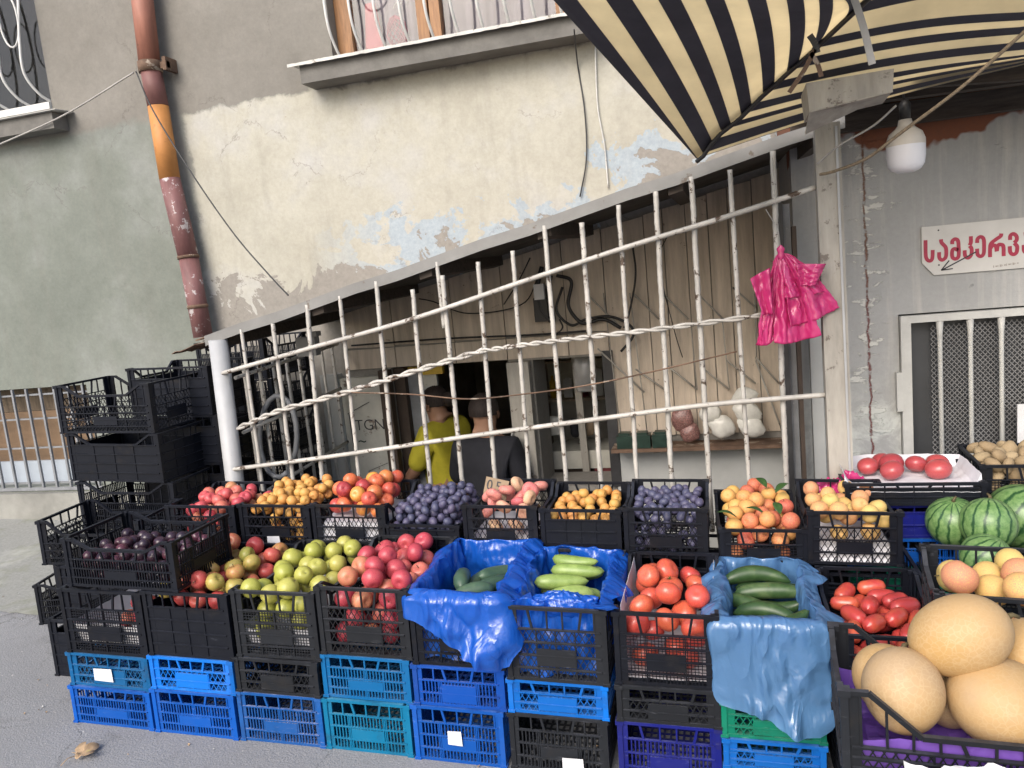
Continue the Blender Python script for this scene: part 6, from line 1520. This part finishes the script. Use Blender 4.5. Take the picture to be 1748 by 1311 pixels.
wire('power_cable', [(1530, 180, 3.0), (1490, 215, 3.02), (1430, 250, 3.05), (1395, 280, 3.09)], .004, 'wire_pale', 'thin pale cable from the porch roof to the grille post')
wire('power_cable', [(-40, 262, 4.30), (0, 246, 4.30), (110, 196, 4.30), (228, 124, 4.26)], .0055, 'wire_pale', 'pale cable running from the left window to the drain pipe clamp')
wire('power_cable', [(232, 122, 4.24), (262, 190, 4.22), (330, 300, 4.18), (400, 400, 4.12), (460, 470, 4.05), (492, 504, 3.95)], .0045, 'metal_dark', 'dark cable running from the pipe clamp down to the shed roof')
wire('power_cable', [(980, 50, 4.24), (986, 110, 4.43), (998, 190, 4.435), (1001, 270, 4.435), (990, 336, 4.435)], .004, 'metal_dark', 'thin dark cable hanging down the cream wall from the window sill')
wire('power_cable', [(1016, 80, 4.435), (1020, 180, 4.435), (1032, 250, 4.435), (1038, 320, 4.435)], .0045, 'sill', 'pale cable running down the cream wall at the right')

# under the melons: pale bag with a red mark
b = MB()
b.grid(lambda u, v: ((u - .5) * .30, -.012 * math.sin(9 * u) - .02 * fbm((u * 4, v * 3, 2), 1.3), -.14 * v), 30, 14); o = b.build('printed_bag', M['white_plastic']); solidify(o, .001)
Pb = W(1690, 1309, 1.50); o.location = Pb; tag(o, 'white printed bag showing below the melon crate', 'plastic bag')
b = MB(); b.box((-.065, -.045, -.075), (-.022, -.041, -.004)); k = b.build('red_print', M['sign_red'], o)

# ------------------------------------------------------------------ people in the doorway
def person(label, base, yaw, pose, top_mat, hair_long, bottom='jeans'):
    """pose: dict of joint positions in metres (x right, y forward, z up) from the ground under the pelvis."""
    t = thing('person', label, 'person', base); t.rotation_euler = (0, 0, R(yaw))
    J = dict(pel=(0, 0, .93), spine=(0, .01, 1.10), chest=(0, .0, 1.28), neck=(0, -.005, 1.44), chin=(0, .015, 1.50), head=(0, .02, 1.585), crown=(0, .01, 1.665),
             shl=(-.17, 0, 1.375), shr=(.17, 0, 1.375), ell=(-.22, .02, 1.12), elr=(.22, .02, 1.12), wrl=(-.20, .16, .95), wrr=(.20, .16, .95), hal=(-.19, .22, .90), har=(.19, .22, .90),
             hil=(-.09, 0, .90), hir=(.09, 0, .90), knl=(-.10, .03, .50), knr=(.10, .03, .50), anl=(-.10, -.01, .09), anr=(.10, -.01, .09), tol=(-.11, .13, .03), tor=(.11, .13, .03))
    J.update(pose)
    rad = dict(pel=.135, spine=.125, chest=.135, neck=.055, chin=.062, head=.088, crown=.062, shl=.062, shr=.062, ell=.043, elr=.043, wrl=.029, wrr=.029, hal=.034, har=.034,
               hil=.095, hir=.095, knl=.062, knr=.062, anl=.042, anr=.042, tol=.035, tor=.035)
    E_ = [('pel', 'spine'), ('spine', 'chest'), ('chest', 'neck'), ('neck', 'chin'), ('chin', 'head'), ('head', 'crown'), ('chest', 'shl'), ('shl', 'ell'), ('ell', 'wrl'), ('wrl', 'hal'), ('chest', 'shr'), ('shr', 'elr'), ('elr', 'wrr'), ('wrr', 'har'), ('pel', 'hil'), ('hil', 'knl'), ('knl', 'anl'), ('anl', 'tol'), ('pel', 'hir'), ('hir', 'knr'), ('knr', 'anr'), ('anr', 'tor')]
    def skin(names, edges, grow, mat, name, root, flat=(1, 1)):
        idx = {k: i for i, k in enumerate(names)}; me = bpy.data.meshes.new(name); me.from_pydata([J[k] for k in names], [(idx[a], idx[c]) for a, c in edges], [])
        me.materials.append(M[mat]); o = obj(name, me, t); md = o.modifiers.new('skin', 'SKIN'); sv = me.skin_vertices[0].data
        for k in names: sv[idx[k]].radius = ((rad[k] + grow) * flat[0], (rad[k] + grow) * flat[1]); sv[idx[k]].use_root = (k == root)
        md.use_smooth_shade = True; sb = o.modifiers.new('sub', 'SUBSURF'); sb.levels = 2; sb.render_levels = 2; return o
    skin(list(J), E_, 0, 'skin', 'body', 'pel')
    skin(['pel', 'spine', 'chest', 'shl', 'ell', 'shr', 'elr'], [e for e in E_ if e in (('pel', 'spine'), ('spine', 'chest'), ('chest', 'shl'), ('chest', 'shr'))] + [('shl', 'ell'), ('shr', 'elr')], .024, top_mat, 'shirt', 'pel')
    skin(['pel', 'hil', 'knl', 'anl', 'hir', 'knr', 'anr'], [('pel', 'hil'), ('hil', 'knl'), ('knl', 'anl'), ('pel', 'hir'), ('hir', 'knr'), ('knr', 'anr')], .012, bottom, 'trousers', 'pel')
    # head details: hair cap, ears, nose, eyes, mouth
    hd = Vector(J['head']); b = MB()
    def cap(u, v):
        a = 2 * math.pi * u; th = math.pi * (.02 + .56 * v); front = max(0, math.sin(a)) ; cut = 1 - .35 * front * v
        r = .101 * (1 + .03 * fbm((math.cos(a) * 3, math.sin(a) * 3, v * 4), 1.4)); return (hd.x + r * .90 * math.sin(th * cut) * math.cos(a), hd.y - .008 + r * math.sin(th * cut) * math.sin(a), hd.z + .018 + r * 1.05 * math.cos(th * cut))
    b.grid(cap, 26, 14, True)
    if hair_long:
        b.lathe([(.001, .05), (.035, .04), (.05, 0), (.035, -.04), (.001, -.05)], 14, c=(hd.x, hd.y - .115, hd.z + .03))
    b.build('hair', M['hair'], t)
    b = MB(); b.add([(hd.x - .012, hd.y + .086, hd.z - .02), (hd.x + .012, hd.y + .086, hd.z - .02), (hd.x, hd.y + .112, hd.z - .022), (hd.x, hd.y + .088, hd.z + .022)], [(0, 1, 2), (0, 2, 3), (1, 3, 2)])
    for sx in (-1, 1): b.grid(lambda u, v: (hd.x + sx * (.083 + .010 * math.sin(math.pi * v)), hd.y - .005 + .018 * math.cos(6.28 * u) * math.sin(math.pi * v + .05), hd.z - .01 + .03 * math.cos(math.pi * v)), 8, 6, True)
    b.build('nose_and_ears', M['skin'], t)
    b = MB()
    for sx in (-1, 1): b.lathe([(.001, -.006), (.009, 0), (.001, .006)], 8, c=(hd.x + sx * .032, hd.y + .078, hd.z + .006))
    b.build('eyes', M['ink'], t)
    b = MB(); b.tube([(hd.x - .022, hd.y + .078, hd.z - .050), (hd.x, hd.y + .086, hd.z - .052), (hd.x + .022, hd.y + .078, hd.z - .050)], .005, 6); b.build('mouth', M['red_box'], t)
    for side, s_ in (('l', -1), ('r', 1)):            # fingers
        h0 = Vector(J['ha' + side]); w0 = Vector(J['wr' + side]); d = (h0 - w0).normalized(); sd_ = d.cross(Vector((0, 0, 1))).normalized()
        for k, ln_ in enumerate((.070, .078, .074, .060)):
            b = MB(); p = h0 + d * .012 + sd_ * (-.027 + .018 * k); b.tube([p, p + d * ln_ * .5 + Vector((0, 0, -.004)), p + d * ln_ * .85 + Vector((0, 0, -.022))], [.009, .0085, .007], 7); b.build('finger', M['skin'], t)
        b = MB(); p = w0.lerp(h0, .5) - sd_ * .028; b.tube([p, p + d * .035 - sd_ * .02, p + d * .06 - sd_ * .022], [.011, .010, .008], 7); b.build('thumb', M['skin'], t)
    return t
pw = W(742, 735, 4.33); pb = W(818, 735, 4.22)
person('woman in yellow sleeveless top with dark tied hair, standing in the doorway', (-1.76, 4.58, -.72), 72, dict(chin=(0, .03, 1.47), head=(0, .045, 1.55), crown=(0, .035, 1.63), ell=(-.19, .12, 1.14), wrl=(-.14, .32, 1.0), hal=(-.12, .38, .96), elr=(.21, .12, 1.12), wrr=(.18, .32, .98), har=(.17, .38, .95)), 'yellow', True)
person('person in a black top seen from behind in the doorway', (pb.x + .01, 4.30, -.78), -8, dict(ell=(-.24, .05, 1.13), wrl=(-.22, .20, 1.0), hal=(-.20, .27, .98)), 'navy_cloth', False)
print('fruit', NF)
